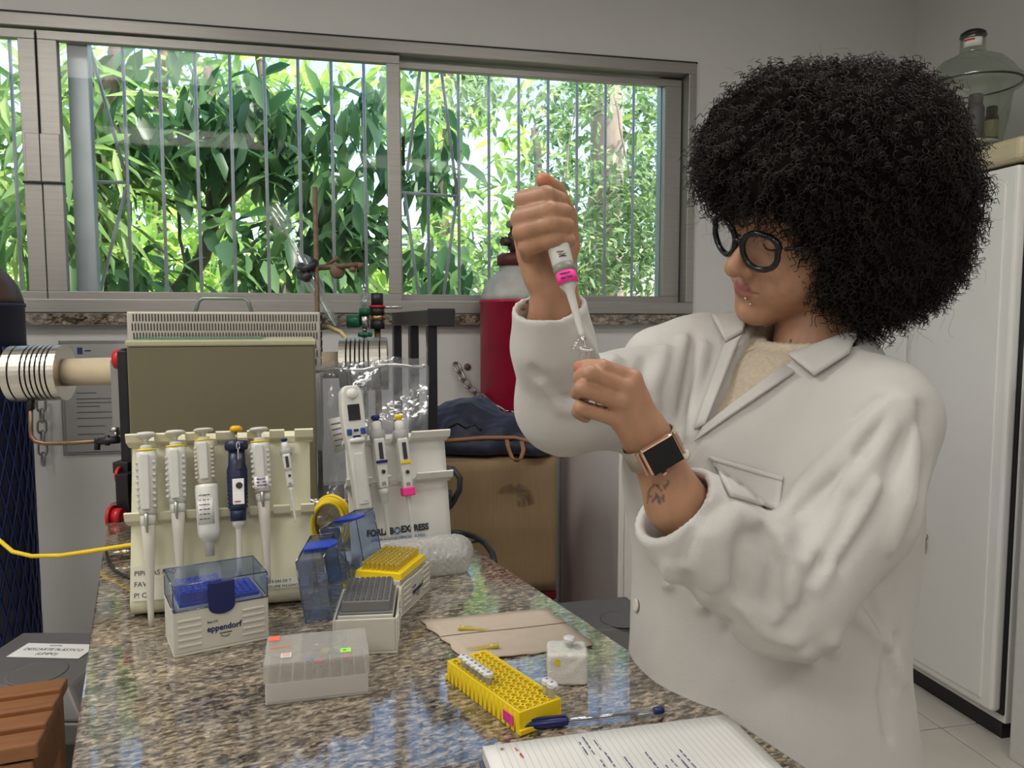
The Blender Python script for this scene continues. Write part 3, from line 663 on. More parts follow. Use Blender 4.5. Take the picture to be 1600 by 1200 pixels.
# ------------------------------------------------------------------ black steel frame
sf0, sf1 = at(612, 474, 2.15), at(668, 484, 1.72); dirv = sf1-sf0; dirv[2] = 0; sfl = np.linalg.norm(dirv); dirv /= sfl; sn = np.array([dirv[1], -dirv[0], 0])
zs = sf1[2]
sf = thing('steel_frame', 'matt black steel frame of square bars right of the furnace', 'frame', (sf1[0], sf1[1], BZ))
OS = Matrix.Translation(-Vector((sf1[0], sf1[1], BZ)))
SM = Matrix(((dirv[0], -dirv[1], 0, sf0[0]), (dirv[1], dirv[0], 0, sf0[1]), (0, 0, 1, 0), (0, 0, 0, 1)))
MB().box((0, -.0, zs-.036), (sfl, .022, zs), SM).build('top_beam', M_blksteel, sf, M=OS, bevel=.002)
pbox(668, 710, 482, 510, 1.715, .03, 'cross_beam', M_blksteel, sf, OS)
MB().box((sfl-.022, 0, BZ), (sfl, .022, zs-.036), SM).build('post', M_blksteel, sf, M=OS, bevel=.002)
for x in (.0, sfl*.5): MB().box((x, 0, BZ), (x+.03, .022, zs-.036), SM).build('post', M_blksteel, sf, M=OS, bevel=.002)

# ------------------------------------------------------------------ gas cylinders and chains on the wall
def gas_cylinder(px, Y, r, name, label, ytop_body, ysh, mats, zfloor=0, valve=True):
    c = ony(px, 500, Y); t = thing(name, label, 'gas cylinder', (c[0], c[1], zfloor))
    zs_ = zabove(c, px, ysh); zb = zabove(c, px, ytop_body)
    MB().lathe([(0, 0), (r*.93, 0), (r, .02), (r, zs_), (r*1.03, zs_+.001), (r*1.03, zs_+.012)], 40).build('body', mats[0], t)
    MB().lathe([(r, zs_+.006), (r*.97, zs_+.03), (r*.88, zs_+.065), (r*.68, zs_+.10), (r*.45, zs_+.125), (r*.42, zs_+.15)], 40).build('shoulder', mats[1], t)
    z = zs_+.145
    if valve:
        MB().lathe([(r*.5, z), (r*.5, z+.035), (r*.4, z+.045), (.02, z+.05)], 24).build('neck_ring', mats[2], t)
        v = MB().lathe([(.016, z+.045), (.016, z+.06), (.024, z+.065), (.024, z+.12), (.016, z+.13), (.014, z+.145)], 16)
        v.cyl((0, 0, z+.09), (-.05, -.02, z+.09), .017, 12); v.cyl((.0, 0, z+.09), (.03, .0, z+.09), .014, 12); v.build('valve', mat('oxidised_brass', (.09, .06, .045), .5, .7, var=.3), t)
        MB().lathe([(.027, z+.145), (.03, z+.15), (.03, z+.165), (.026, z+.17)], 10).build('hand_wheel', mat('grey_cap', (.2, .21, .18), .5), t)
    return t, c, r
M_redcyl = mat('red_chipped_enamel', (.40, .008, .045), .38, var=.18, scale=18)
def chip(mt):
    t = mt.node_tree; b = t.nodes['Principled BSDF']; L = t.links.new; src = b.inputs['Base Color'].links[0].from_socket
    tc = t.nodes.new('ShaderNodeTexCoord'); n = t.nodes.new('ShaderNodeTexNoise'); n.inputs['Scale'].default_value = 17; n.inputs['Detail'].default_value = 3; L(tc.outputs['Object'], n.inputs['Vector'])
    r = ramp(t, n.outputs[0], [(.68, (0, 0, 0)), (.70, (1, 1, 1))]); mx = t.nodes.new('ShaderNodeMix'); mx.data_type = 'RGBA'; L(r, mx.inputs[0]); L(src, mx.inputs[6]); mx.inputs[7].default_value = (.12, .10, .10, 1); L(mx.outputs[2], b.inputs['Base Color'])
chip(M_redcyl)
M_shoul = mat('grey_worn_enamel', (.40, .40, .38), .45, var=.35, scale=12)
rc, rcc, rcr = gas_cylinder(803, 2.93, .131, 'gas_cylinder', 'tall red gas cylinder with grey shoulder chained to the wall', 440, 474, (M_redcyl, M_shoul, mat('maroon_ring', (.10, .02, .018), .5)))
M_net = mat('blue_plastic_net', (.015, .03, .10), .5, var=.4, scale=60)
bc, bcc, bcr = gas_cylinder(-30, 2.62, .115, 'gas_cylinder', 'dark gas cylinder in a blue plastic net at the left edge', 450, 480, (mat('dark_cylinder', (.02, .024, .05), .5), mat('brown_enamel', (.07, .035, .025), .45), M_black), valve=True)
net = MB()
zc_ = zabove(bcc, 5, 540)
for k in range(26):
    for s in (-1, 1):
        net.tube([((bcr+.003)*math.cos(k*.2417+s*t*.055), (bcr+.003)*math.sin(k*.2417+s*t*.055), .05+t*(zc_-.05)/40) for t in range(41)], .003, 4)
net.build('plastic_net', mat('blue_net', (.007, .016, .075), .4), bc, kind='stuff')
M_chain = mat('chain_steel', (.35, .34, .33), .35, 1, var=.2)
def link_mesh(L, W_, r):
    pts = []
    for k in range(20):
        a_ = 2*math.pi*k/20; c_, s_ = math.cos(a_), math.sin(a_)
        pts.append(((L/2-W_/2)*(1 if c_ > 0 else -1)*min(1, abs(c_)*3)+W_/2*c_, W_/2*s_, 0))
    return MB().tube(pts, r, 6, closed=True)
def chain(name, label, pts, L=.050, W_=.028, r=.0042):
    P = [np.array(p, float) for p in pts]; t = thing(name, label, 'chain', P[0]); off = Vector(P[0])
    seg = [np.linalg.norm(P[i+1]-P[i]) for i in range(len(P)-1)]; tot = sum(seg); step = L-2.4*r; n = int(tot/step); first = None
    def pos(s):
        for i, q in enumerate(seg):
            if s <= q or i == len(seg)-1: return P[i]+(P[i+1]-P[i])*min(1, s/q)
            s -= q
    for k in range(n):
        p = pos((k+.5)*step); d = pos((k+.5)*step+.006)-pos((k+.5)*step-.006)
        dn_ = d/np.linalg.norm(d); sd_ = np.cross(dn_, CF); n0 = CF*.75+sd_*(.66 if k % 2 else -.66)
        M = mtx(Vector(p)-off, x=d, z=np.array(n0)-d*np.dot(n0, d)/np.dot(d, d))
        if first is None: first = link_mesh(L, W_, r).build('link', M_chain, t, M=M)
        else: share(first, 'link', t, M)
    return t
cy = WY-.01
arc = []
for px, py in ((712, 568), (722, 590), (735, 608), (752, 622)): arc.append(ony(px, py, cy-(px-712)*.003))
for k in range(10):
    a_ = math.pi+.35+k*.26; x_, y_ = rcc[0]+(rcr+.007)*math.cos(a_), rcc[1]+(rcr+.007)*math.sin(a_); px_ = 752+k*11; arc.append(np.array([x_, y_, zabove((x_, y_), 780, min(648, 622+k*8))]))
chain('wall_chain', 'steel chain looped around the red gas cylinder', arc)
chain('wall_chain', 'steel chain hanging straight down below the left flange', [ony(64, 624, WY-.03), ony(68, 738, WY-.03)])
chain('wall_chain', 'steel chain running from the netted cylinder to the wall', [ony(-8, 664, 2.74), ony(15, 650, 2.8), ony(60, 628, WY-.05)])
MB().lathe([(0, 0), (.012, .001), (.014, .006), (.008, .012), (0, .013)], 12, mtx(ony(730, 573, WY), z=(0, -1, 0))).build('wall_anchor', M_rust, None, label='small rusty anchor bolt in the wall beside the chain end', cat='bolt')

# ------------------------------------------------------------------ notice on the wall
nt0, nt1 = ony(100, 712, WY-.006), ony(206, 532, WY-.006)
nw, nh = nt1[0]-nt0[0]+.06, nt1[2]-nt0[2]
no = thing('wall_notice', 'printed notice in a clear plastic sleeve on the wall behind the left flange', 'notice', nt0)
MB().box((.012, 0, .012), (nw-.012, .003, nh-.012)).build('paper_sheet', M_paper, no)
MB().box((0, -.003, 0), (nw, -.0015, nh)).build('plastic_sleeve', clear('sleeve', (.9, .9, .9), .12, .08), no)
fr_ = MB().box((0, -.005, 0), (.004, 0, nh)).box((0, -.005, 0), (nw, 0, .004)).box((0, -.005, nh-.004), (nw, 0, nh)); fr_.build('sleeve_edge', clear('sleeve_rim', (.85, .85, .85), .1, .10), no)
rnd = random.Random(5); tx = MB(); y_ = nh-.075
while y_ > .05:
    L_ = rnd.uniform(.3, .85)*(nw-.09); tx.box((.05, -.0008, y_), (.05+L_, 0, y_+.0035)); y_ -= rnd.choice((.014, .022, .03))
tx.build('printed_text', mat('grey_print', (.25, .25, .27), .7), no, kind='stuff')
MB().box((.06, -.0008, nh-.05), (.078, 0, nh-.025)).build('crest', mat('blue_print', (.08, .12, .3), .7), no)
scribble(1, .035, .004, mtx((.085, -.001, nh-.037), x=(1, 0, 0), z=(0, -1, 0)), mat('blue_print', (.08, .12, .3), .7), no, seed=3, name='crest_print', r=.0008)

# ------------------------------------------------------------------ cardboard box on a red crate, backpack
M_card = mat('corrugated_cardboard', (.29, .195, .105), .8, var=.10, scale=5, stretch=(30, 30, 2), bump=.1)
kb = at(733, 800, 2.30); kr = at(868, 800, 2.36); kx = kr-kb; kx[2] = 0; kw = np.linalg.norm(kx); kx /= kw
kzt, kzb = zabove(kr, 868, 715), zabove(kr, 868, 920)
KX = -.14; ka = math.atan2(kx[1], kx[0])
crate = thing('plastic_crate', 'dark red plastic crate under the cardboard box', 'crate', (kb[0], kb[1], 0), ka)
MB().frustum((KX+.01, .01), (kw-.01, .29), (KX, 0), (kw, .30), 0, kzb).build('body', mat('dark_red_plastic', (.17, .01, .022), .4), crate, bevel=.006)
MB().box((KX-.004, -.006, kzb-.03), (kw+.004, .306, kzb-.004)).build('rim', mat('dark_red_plastic', (.17, .01, .022), .4), crate, bevel=.004)
cb = thing('cardboard_box', 'worn brown cardboard box with packing tape standing under the navy backpack', 'box', (kb[0], kb[1], kzb), ka)
kh = kzt-kzb
rows = []
for i in range(13):
    row = []
    for j in range(15):
        x = KX+(kw-KX)*j/14; z = kh*i/12; b_ = .006*math.sin(j*.9+i*.3)+.004*math.sin(i*1.3)
        row.append((x, -.004-b_*(1 if 0 < j < 14 else 0)*math.sin(math.pi*i/12), z))
    rows.append(row)
MB().box((KX, .004, 0), (kw, .30, kh-.004)).build('body', M_card, cb, bevel=.004)
MB().sheet(rows, -.006).build('front_panel', M_card, cb)
MB().add([(KX, -.003, kh-.004), (kw+.006, -.006, kh-.002), (kw+.01, .15, kh+.012), (KX, .15, kh+.004), (KX, -.003, kh), (kw+.006, -.006, kh+.002), (kw+.01, .15, kh+.016), (KX, .15, kh+.008)], [(3, 2, 1, 0), (4, 5, 6, 7), (0, 1, 5, 4), (1, 2, 6, 5), (2, 3, 7, 6), (3, 0, 4, 7)]).build('flap', M_card, cb)
MB().box((KX, .15, kh-.004), (kw, .302, kh+.002)).build('flap', M_card, cb)
M_tape = clear('packing_tape', (.86, .78, .62), .12, .10, bump=.6, bscale=60)
MB().box((.02, -.0075, kh-.10), (kw-.03, -.0065, kh-.01)).build('packing_tape', M_tape, cb); MB().box((kw-.12, -.009, kh-.14), (kw-.04, -.0082, kh-.02)).build('packing_tape', M_tape, cb)
MB().box((-.008, -.0072, .02), (.012, -.006, kh-.01)).build('packing_tape', M_tape, cb)
# backpack lying on the box
M_navyf = mat('navy_nylon', (.010, .014, .038), .55, var=.25, scale=80, bump=.5, bscale=300, sheen=.15)
bk0 = at(690, 716, 2.38); bkz = kzt+.012
def bk(px, py, d): return at(px, py, d)
BKP = [(bk(745, 690, 2.42), (.17, .13, .055)), (bk(716, 668, 2.44), (.12, .12, .075)), (bk(775, 668, 2.44), (.10, .12, .05)), (bk(825, 695, 2.40), (.08, .11, .035)), (bk(740, 650, 2.46), (.09, .10, .05))]
def f_pack(P):
    o = None
    for c, r in BKP:
        v = s_ell(P, c, r); o = v if o is None else smin(o, v, .03)
    o = o+.020*wob(P, 24)+.007*wob(P, 70)
    return smax(o, bkz-P[:, 2], .006)
V, F = solid(f_pack, bk(745, 690, 2.42)-np.array([.32, .25, .15]), bk(745, 690, 2.42)+np.array([.30, .25, .22]), .006)
bp = thing('backpack', 'slouched navy nylon backpack with tan leather trim on the cardboard box', 'backpack', (bk(745, 690, 2.42)[0], bk(745, 690, 2.42)[1], bkz)); OB = Matrix.Translation(-bp.location)
npobj('bag_body', V, F, M_navyf, bp, M=OB)
M_tan = mat('tan_leather', (.30, .145, .065), .5, var=.1)
def on_pack(px, py): return march(f_pack, px, py)-ray(px, py)*.003
MB().tube([on_pack(x, y) for x, y in ((688, 690), (705, 688), (730, 686), (755, 684), (780, 684), (805, 684), (830, 690), (848, 700))], .0065, 6).build('zip_trim', M_tan, bp, M=OB)
st = [(792, 687), (794, 700), (800, 716), (807, 722), (814, 716), (818, 703), (815, 689)]
sp_ = [at(x, y, 2.245 if 700 < y else 2.27) for x, y in st]
MB().sheet([[p-CR*.006, p+CR*.006] for p in sp_], .003).build('strap', M_tan, bp, M=OB)
MB().tube([on_pack(x, y) for x, y in ((702, 668), (715, 660), (728, 668), (742, 662), (752, 672))], .004, 5).build('cord', M_black, bp, M=OB)

# ------------------------------------------------------------------ white shelf unit, bins, stool
sc = thing('shelf_unit', 'white open shelf unit against the wall behind the person', 'shelf', (.86, 2.36, 0))
M_wlam = mat('white_laminate', (.76, .74, .70), .5, var=.03)
MB().box((0, .0, .08), (.02, .70, .98)).build('side_panel', M_wlam, sc, bevel=.002)
MB().box((.60, .0, .08), (.62, .70, .98)).build('side_panel', M_wlam, sc, bevel=.002)
MB().box((-.002, -.002, 0), (.622, .70, .08)).build('plinth', M_wlam, sc)
for z in (.08, .50, .96): MB().box((.02, .002, z), (.60, .70, z+.02)).build('shelf_board', M_wlam, sc)
MB().box((.02, .68, .10), (.60, .69, .96)).build('back_panel', M_wlam, sc)
MB().box((.02, -.004, .08), (.055, .018, .98)).build('front_post', M_wlam, sc, bevel=.002)
for k, (x, h) in enumerate(((.07, .30), (.115, .27), (.16, .30))):
    MB().box((.86+x, 2.40, .52), (.86+x+.038, 2.66, .52+h)).build('folder', mat('blue_folder', (.03, .13, .36), .5), None, bevel=.003, label=['blue folder nearest the post on the white shelf', 'shorter blue folder in the middle on the white shelf', 'blue folder farthest from the post on the white shelf'][k], cat='folder', group='folders on the shelf')
M_bin = mat('charcoal_bin', (.035, .036, .038), .45, var=.1); M_lid = mat('grey_lid', (.13, .125, .12), .42, var=.05)
def bin_(cx, cy, rz, w_, d_, h, lab, note=None):
    t = thing('waste_bin', lab, 'bin', (cx, cy, 0), rz)
    MB().frustum((-w_*.42, -d_*.42), (w_*.42, d_*.42), (-w_/2, -d_/2), (w_/2, d_/2), 0, h-.09).build('body', M_bin, t, bevel=.012)
    l = MB().frustum((-w_/2-.008, -d_/2-.008), (w_/2+.008, d_/2+.008), (-w_/2-.004, -d_/2-.004), (w_/2+.004, d_/2+.004), h-.10, h-.055)
    l.frustum((-w_/2-.004, -d_/2-.004), (w_/2+.004, d_/2+.004), (-w_*.36, -d_*.38), (w_*.36, d_*.38), h-.055, h); l = l.build('lid', M_lid, t, bevel=.008, seg=3)
    MB().lathe([(.058, .0), (.058, .0025), (.054, .003), (.05, .001), (0, .0008)], 32, mtx((.03, -d_*.22, h-.001))).build('push_disc', M_lid, l)
    return t, l
lz = .62; b1 = onz(70, 1026, lz); bra = R_(-11)
tb, lid = bin_(b1[0], b1[1], bra, .36, .36, lz, 'black waste bin with grey lid and handwritten plastic-disposal note')
np_ = mtx((b1[0], b1[1], 0), rz=bra).inverted()@Vector(onz(83, 1018, lz))
nb_ = MB().box((-.082, -.036, 0), (.082, .036, .0012)).build('paper_note', M_paper, lid, M=mtx((np_.x, np_.y, lz+.0012), rz=R_(-4)))
scribble(1, .05, .004, mtx((0, .025, .0014)), mat('pale_ink', (.4, .4, .42), .6), nb_, seed=8, r=.0005, center=True)
for k, (s_t, y) in enumerate((('DESCARTE PLÁSTICO', .004), ('(LIMPO)', -.018))): text(s_t, .0165, mtx((-.002, y, .0014)), mat('pen_ink', (.05, .05, .07), .6), nb_, sx=.86, shear=.1)
b2 = onz(930, 962, .56)
bin_(b2[0]+.03, b2[1]+.02, R_(2), .30, .27, .56, 'dark bin with plain grey lid beside the white shelf unit')
# slatted wooden stool at the lower left
M_wood = mat('varnished_wood', (.27, .115, .045), .42, var=.25, scale=4, stretch=(2, 20, 20), bump=.15)
sz_ = .70; sA, sB, sC = onz(-2, 1096, sz_), onz(105, 1080, sz_), onz(107, 1156, sz_); s0 = onz(106, 1054, sz_)
sa_ = math.atan2(sB[1]-sA[1], sB[0]-sA[0]); sdv = np.array([-math.sin(sa_), math.cos(sa_), 0])
sd = float(np.dot(s0-sC, sdv)); sw = .40; ns = 4; q = sd/ns; so_ = s0-sdv*sd
ws = thing('slatted_stool', 'reddish brown slatted wooden stool at the lower left corner', 'stool', (float(so_[0]), float(so_[1]), 0), sa_)
for k in range(ns):
    y0 = k*q
    MB().add([(-sw, y0, sz_-.022), (0, y0, sz_-.022), (0, y0+q*.97, sz_-.026), (-sw, y0+q*.97, sz_-.026), (-sw, y0, sz_+.004), (0, y0, sz_+.004), (0, y0+q*.97, sz_-.004), (-sw, y0+q*.97, sz_-.004)],
             [(3, 2, 1, 0), (4, 5, 6, 7), (0, 1, 5, 4), (1, 2, 6, 5), (2, 3, 7, 6), (3, 0, 4, 7)]).build('slat', M_wood, ws, bevel=.0035)
MB().box((-sw+.02, .004, sz_-.12), (-.01, .03, sz_-.026)).build('apron', M_wood, ws, bevel=.002); MB().box((-.034, .03, sz_-.12), (-.01, sd-.01, sz_-.026)).build('apron', M_wood, ws, bevel=.002)
MB().box((-sw+.02, sd-.03, sz_-.12), (-.034, sd-.006, sz_-.026)).build('apron', M_wood, ws, bevel=.002)
for x in (-sw+.02, -.05):
    for y in (.002, sd-.045): MB().box((x, y, 0), (x+.042, y+.042, sz_-.026)).build('leg', M_wood, ws, bevel=.003)

# ------------------------------------------------------------------ freezer, small appliance, desiccators
M_fw = mat('freezer_white', (.82, .81, .78), .35, var=.04, scale=3); M_fcream = mat('freezer_cream', (.56, .50, .33), .4)
FX, FY0, FY1, FZ = 2.0, 2.0, 2.45, 1.92
fz = thing('upright_freezer', 'tall white upright freezer with cream top trim behind the person', 'freezer', (FX, FY0, 0))
MB().box((.05, 0, .06), (.50, FY1-FY0, FZ-.07)).build('cabinet', M_fw, fz, bevel=.006)
MB().box((.004, .008, .10), (.042, FY1-FY0-.004, FZ-.085)).build('door', M_fw, fz, bevel=.012, seg=3)
MB().box((.042, .004, .09), (.052, FY1-FY0-.004, FZ-.075)).build('gasket', M_dark, fz)
MB().box((-.004, -.004, FZ-.075), (.505, FY1-FY0+.004, FZ)).build('top_trim', M_fcream, fz, bevel=.02, seg=3)
MB().box((.06, .02, 0), (.48, FY1-FY0-.02, .06)).build('plinth', M_black, fz)
MB().box((-.001, .05, .13), (.006, FY1-FY0-.045, FZ-.13)).build('door_panel', M_fw, fz, bevel=.004)
kp = onx(1448, 838, FX)
kk = thing('key_bunch', 'small bunch of dark keys hanging from the freezer lock', 'keys', kp)
MB().cyl((0, 0, 0), (-.012, 0, 0), .009, 12).build('lock', M_steel, kk); MB().box((-.014, -.008, -.045), (-.010, .008, -.012)).build('key', mat('dark_key', (.12, .11, .1), .4, .8), kk); MB().box((-.018, -.012, -.055), (-.015, .002, -.02)).build('key', mat('dark_key', (.12, .11, .1), .4, .8), kk)
sb = thing('side_cabinet', 'narrow white cabinet between the freezer and the window wall', 'cabinet', (2.03, 2.47, 0))
MB().box((0, 0, .0), (.46, .40, 1.86)).build('body', M_fw, sb, bevel=.004); MB().box((-.014, .01, .06), (0, .39, 1.83)).build('door', M_fw, sb, bevel=.004)
ap = thing('small_appliance', 'white appliance with a dark grey control panel at the right edge', 'appliance', (1.985, 1.30, 0))
MB().box((0, 0, 0), (.50, .62, .94)).build('body', mat('appliance_white', (.64, .63, .60), .4), ap, bevel=.008)
MB().box((.0, 0, .942), (.50, .62, 1.19)).build('control_panel', mat('grey_panel', (.13, .135, .135), .4), ap, bevel=.008)
MB().box((-.008, .30, 1.02), (0, .56, 1.06)).build('handle', M_steel, ap, bevel=.003)
M_glass2 = clear('thick_glass', (.80, .84, .78), .03, .10)
def desiccator(cx, cy, z, k, lab, kz=1.28):
    t = thing('desiccator', lab, 'desiccator', (cx, cy, z)); q = lambda pr: [(r*k, h*k*kz) for r, h in pr]
    MB().lathe(q([(.02, .004), (.095, 0), (.102, .012), (.105, .06), (.122, .12), (.13, .185), (.135, .20), (.162, .208), (.162, .218)]), 44, cap=False).build('base_bowl', M_glass2, t)
    MB().lathe(q([(0, .006), (.092, .006), (.098, .016)]), 32, cap=False).build('bowl_bottom', M_glass2, t)
    MB().lathe(q([(.162, .219), (.163, .230), (.150, .238), (.13, .262), (.10, .285), (.06, .300), (.045, .305)]), 44, cap=False).build('lid', M_glass2, t)
    MB().lathe(q([(.045, .304), (.041, .315), (.040, .345), (.045, .352), (.030, .356)]), 28, cap=False).build('neck', M_glass2, t)
    MB().lathe(q([(.039, .350), (.043, .353), (.040, .362), (.028, .368), (0, .37)]), 28).build('stopper', M_black, t)
    MB().lathe(q([(.156, .2165), (.1625, .2165), (.1625, .2205), (.156, .2205)]), 44, cap=False).build('sealing_ring', mat('dark_grease', (.05, .05, .04), .3), t)
    MB().lathe(q([(0, .05), (.10, .05), (.10, .058), (0, .058)]), 32).build('perforated_plate', mat('white_ceramic', (.75, .74, .70), .3), t)
    return t
dc = onplane(1503, 214, np.array([0, 0, FZ]), np.array([0, 0, 1.0])); dX = 2.20; dY = dX/math.tan(math.atan2(1498-800, 1200)+YAW)
dk = 1.0
d1 = desiccator(dX, dY, FZ, dk, 'round glass desiccator with dark bottles on the freezer top')
Ml = mtx((0, 0, .32), x=(CR[0], CR[1], 0), z=(-CF[0], -CF[1], .1))
lb = MB().sheet([[(.0432*math.sin(a_), -.0432*math.cos(a_), zz) for a_ in np.linspace(-.75, .75, 9)] for zz in (.318*1.28, .342*1.28)], .0006).build('paper_label', M_paper, d1, M=Matrix.Rotation(-YAW-.5, 4, 'Z'))
MB().sheet([[(.0442*math.sin(a_), -.0442*math.cos(a_), zz) for a_ in np.linspace(-.7, .1, 9)] for zz in (.334*1.28, .339*1.28)], .0004).build('red_print', mat('red_print', (.6, .06, .04), .6), lb)
d2 = desiccator(2.30, 2.05, FZ, .95, 'second round glass desiccator at the right edge on the freezer')
rz_ = .2185*.95*1.28; rr_ = .162*.95
for a_ in (R_(200), R_(20)):
    Mc = Matrix.Rotation(a_, 4, 'Z')@Matrix.Translation((rr_, 0, rz_))
    MB().tube([(-.012, 0, .022), (.006, 0, .020), (.013, 0, .004), (.012, 0, -.012), (-.004, 0, -.018)], .006, 8).tube([(.012, 0, .0), (.018, .002, -.03), (.012, .004, -.075)], .005, 8).build('rim_clamp', M_black, d2, M=Mc)
def bottle(px, d_, r, h, lab, capm, bodym, labm):
    p = at(px, 190, d_); t = thing('reagent_bottle', lab, 'bottle', (p[0], p[1], FZ+.076), group='bottles in the desiccator')
    MB().lathe([(r*.94, 0), (r, .005), (r, h*.72), (r*.8, h*.8), (r*.62, h*.84), (r*.62, h*.88)], 24).build('body', bodym, t)
    MB().lathe([(r*.78, h*.82), (r*.8, h*.98), (r*.72, h)], 24).build('cap', capm, t)
    MB().lathe([(r*1.01, h*.25), (r*1.01, h*.66)], 24, cap=False).build('label', labm, t)
M_amber = mat('amber_glass', (.03, .012, .006), .12)
b_d = math.hypot(dX, dY)*math.cos(math.atan2(dX, dY)-YAW)
bottle(1461, b_d-.03, .026, .175, 'amber reagent bottle with orange label in the desiccator', M_black, M_amber, mat('orange_label', (.55, .16, .08), .6))
bottle(1484, b_d-.045, .024, .175, 'amber reagent bottle with cream label in the desiccator', M_black, M_amber, mat('cream_label', (.6, .56, .45), .6))
bottle(1523, b_d-.045, .030, .18, 'wide black bottle without label in the desiccator', M_black, M_black, M_black)
bottle(1549, b_d+.0, .024, .15, 'black-capped bottle with yellowish label right in the desiccator', M_black, M_amber, mat('straw_label', (.5, .43, .25), .6))
# ------------------------------------------------------------------ pipette stands
def stand(A, Bp, tilt, H, mtl, name, label, ledges):
    A = np.array(A); Bp = np.array(Bp); d = Bp-A; d[2] = 0; wd = np.linalg.norm(d); rz = math.atan2(d[1], d[0])
    t = thing(name, label, 'pipette stand', (A[0], A[1], BZ), rz); th = R_(tilt); s, c = math.sin(th), math.cos(th)
    # one bent acrylic sheet: base, rolled front edge, leaning panel
    prof = [(.10, .002), (.05, .002), (.022, .002)]
    for k in range(9):
        a_ = -math.pi/2-k*(math.pi/2+th)/8*1.0; prof.append((.022+.022*math.cos(a_), .024+.022*math.sin(a_)))
    y0, z0 = prof[-1]
    prof += [(y0+s*H*k/6, z0+c*H*k/6) for k in range(1, 7)]
    rows = [[(x, y, z) for x in np.linspace(0, wd, 12)] for y, z in prof]
    MB().sheet(rows, .004).build('bent_panel', mtl, t)
    n = np.array([0, -c, s])
    for (h, notches, k0) in ledges:
        yb, zb = y0+s*h, z0+c*h; mb = MB()
        xs_ = [-.006]
        for q in notches: xs_ += [q-.008, q+.008]
        xs_ += [wd+.006]
        for i in range(0, len(xs_), 2):
            x0, x1 = xs_[i], xs_[i+1]
            if x1-x0 < .002: continue
            P = [(yb, zb-.014), (yb-c*.018, zb-.004), (yb-c*.022, zb+.008), (yb-c*.019, zb+.010), (yb-c*.014, zb+.001), (yb, zb-.006)]
            v = [(x0, y, z) for y, z in P]+[(x1, y, z) for y, z in P]; m_ = len(P)
            mb.add(v, [tuple(range(m_)), tuple(reversed(range(m_, 2*m_)))]+[(k, m_+k, m_+(k+1) % m_, (k+1) % m_) for k in range(m_)])
        mb.box((-.004, yb-c*.002-.002, zb-.014), (wd+.004, yb+.002, zb-.004)); mb.build('ledge', mtl, t)
    M = t.matrix_world.copy() if False else mtx((A[0], A[1], BZ), rz=rz)
    p0 = np.array(M@Vector((0, y0, z0))); nn = np.array(M.to_3x3()@Vector(n)); up = np.array(M.to_3x3()@Vector((0, s, c))); xx = np.array(M.to_3x3()@Vector((1, 0, 0)))
    return t, p0, nn, up, xx, wd, M
SL, p0L, nL, upL, xL, wL, ML = stand(onz(204, 969), onz(488, 945), 13, .252, M_cream, 'pipette_stand', 'cream acrylic pipette stand holding six pipettes in front of the olive cabinet',
    [(.248, (.027, .072, .117, .164, .198, .237), 0), (.128, (.03, .075, .12, .168, .203, .245), 0)])
SRt, p0R, nR, upR, xR, wR, MR = stand(onz(550, 889), onz(706, 868), 11, .215, M_white, 'pipette_stand', 'white acrylic pipette stand with printed lettering holding three pipettes',
    [(.211, (.045, .078, .115), 0), (.132, (.05, .085, .12), 0)])
def panel_M(px, py, p0, n, x, lift=.0015):
    p = onplane(px, py, p0, n)+n*lift; return mtx(p, x=x, z=n)
def in_stand(M, Mst): return Mst.inverted()@M
# notes and printing on the stands
nt_ = MB().box((-.035, -.026, 0), (.035, .026, .0004)).build('paper_note', mat('taped_paper', (.74, .73, .62), .4, var=.02), SL, M=in_stand(panel_M(243, 910, p0L, nL, xL), ML))
M_pen = mat('marker_ink', (.04, .04, .05), .6)
for k, s in enumerate(('PIPETAS PRO', 'FAV', 'P! O')): text(s, .0105, mtx((-.030, .015-k*.0165, .0006)), M_pen, nt_, align='LEFT')
n2_ = MB().box((-.042, -.008, 0), (.042, .008, .0004)).build('paper_note', mat('taped_paper', (.74, .73, .62), .4, var=.02), SL, M=in_stand(panel_M(440, 911, p0L, nL, xL), ML))
for k, s in enumerate(('E EAS DE T', 'VOLUME MAXIMO')): text(s, .0062, mtx((0, .0035-k*.008, .0006)), M_ink, n2_)
text('FORLAB', .0165, in_stand(panel_M(594, 832, p0R, nR, xR), MR), M_ink, SRt, bold=.0007, width=.0515)
text('EXPRESS', .0165, in_stand(panel_M(648, 825, p0R, nR, xR), MR), M_ink, SRt, bold=.0007, width=.0545)
M_lb = mat('light_blue_print', (.03, .22, .5), .5)
text('ACELERANDO A CIÊNCIA DA VIDA', .0075, in_stand(panel_M(622.5, 840, p0R, nR, xR), MR), M_lb, SRt, width=.106)
MB().tube([(.0052*math.cos(a_), .0052*math.sin(a_), .0004) for a_ in np.linspace(2.6, 6.8, 18)], .0014, 4).build('ring_emblem', M_lb, SRt, M=in_stand(panel_M(620.5, 828.5, p0R, nR, xR), MR))
MB().tube([(.0052*math.cos(a_), .0052*math.sin(a_), .0004) for a_ in np.linspace(.7, 2.4, 9)], .0012, 4).build('ring_emblem', M_ink, SRt, M=in_stand(panel_M(620.5, 828.5, p0R, nR, xR), MR))

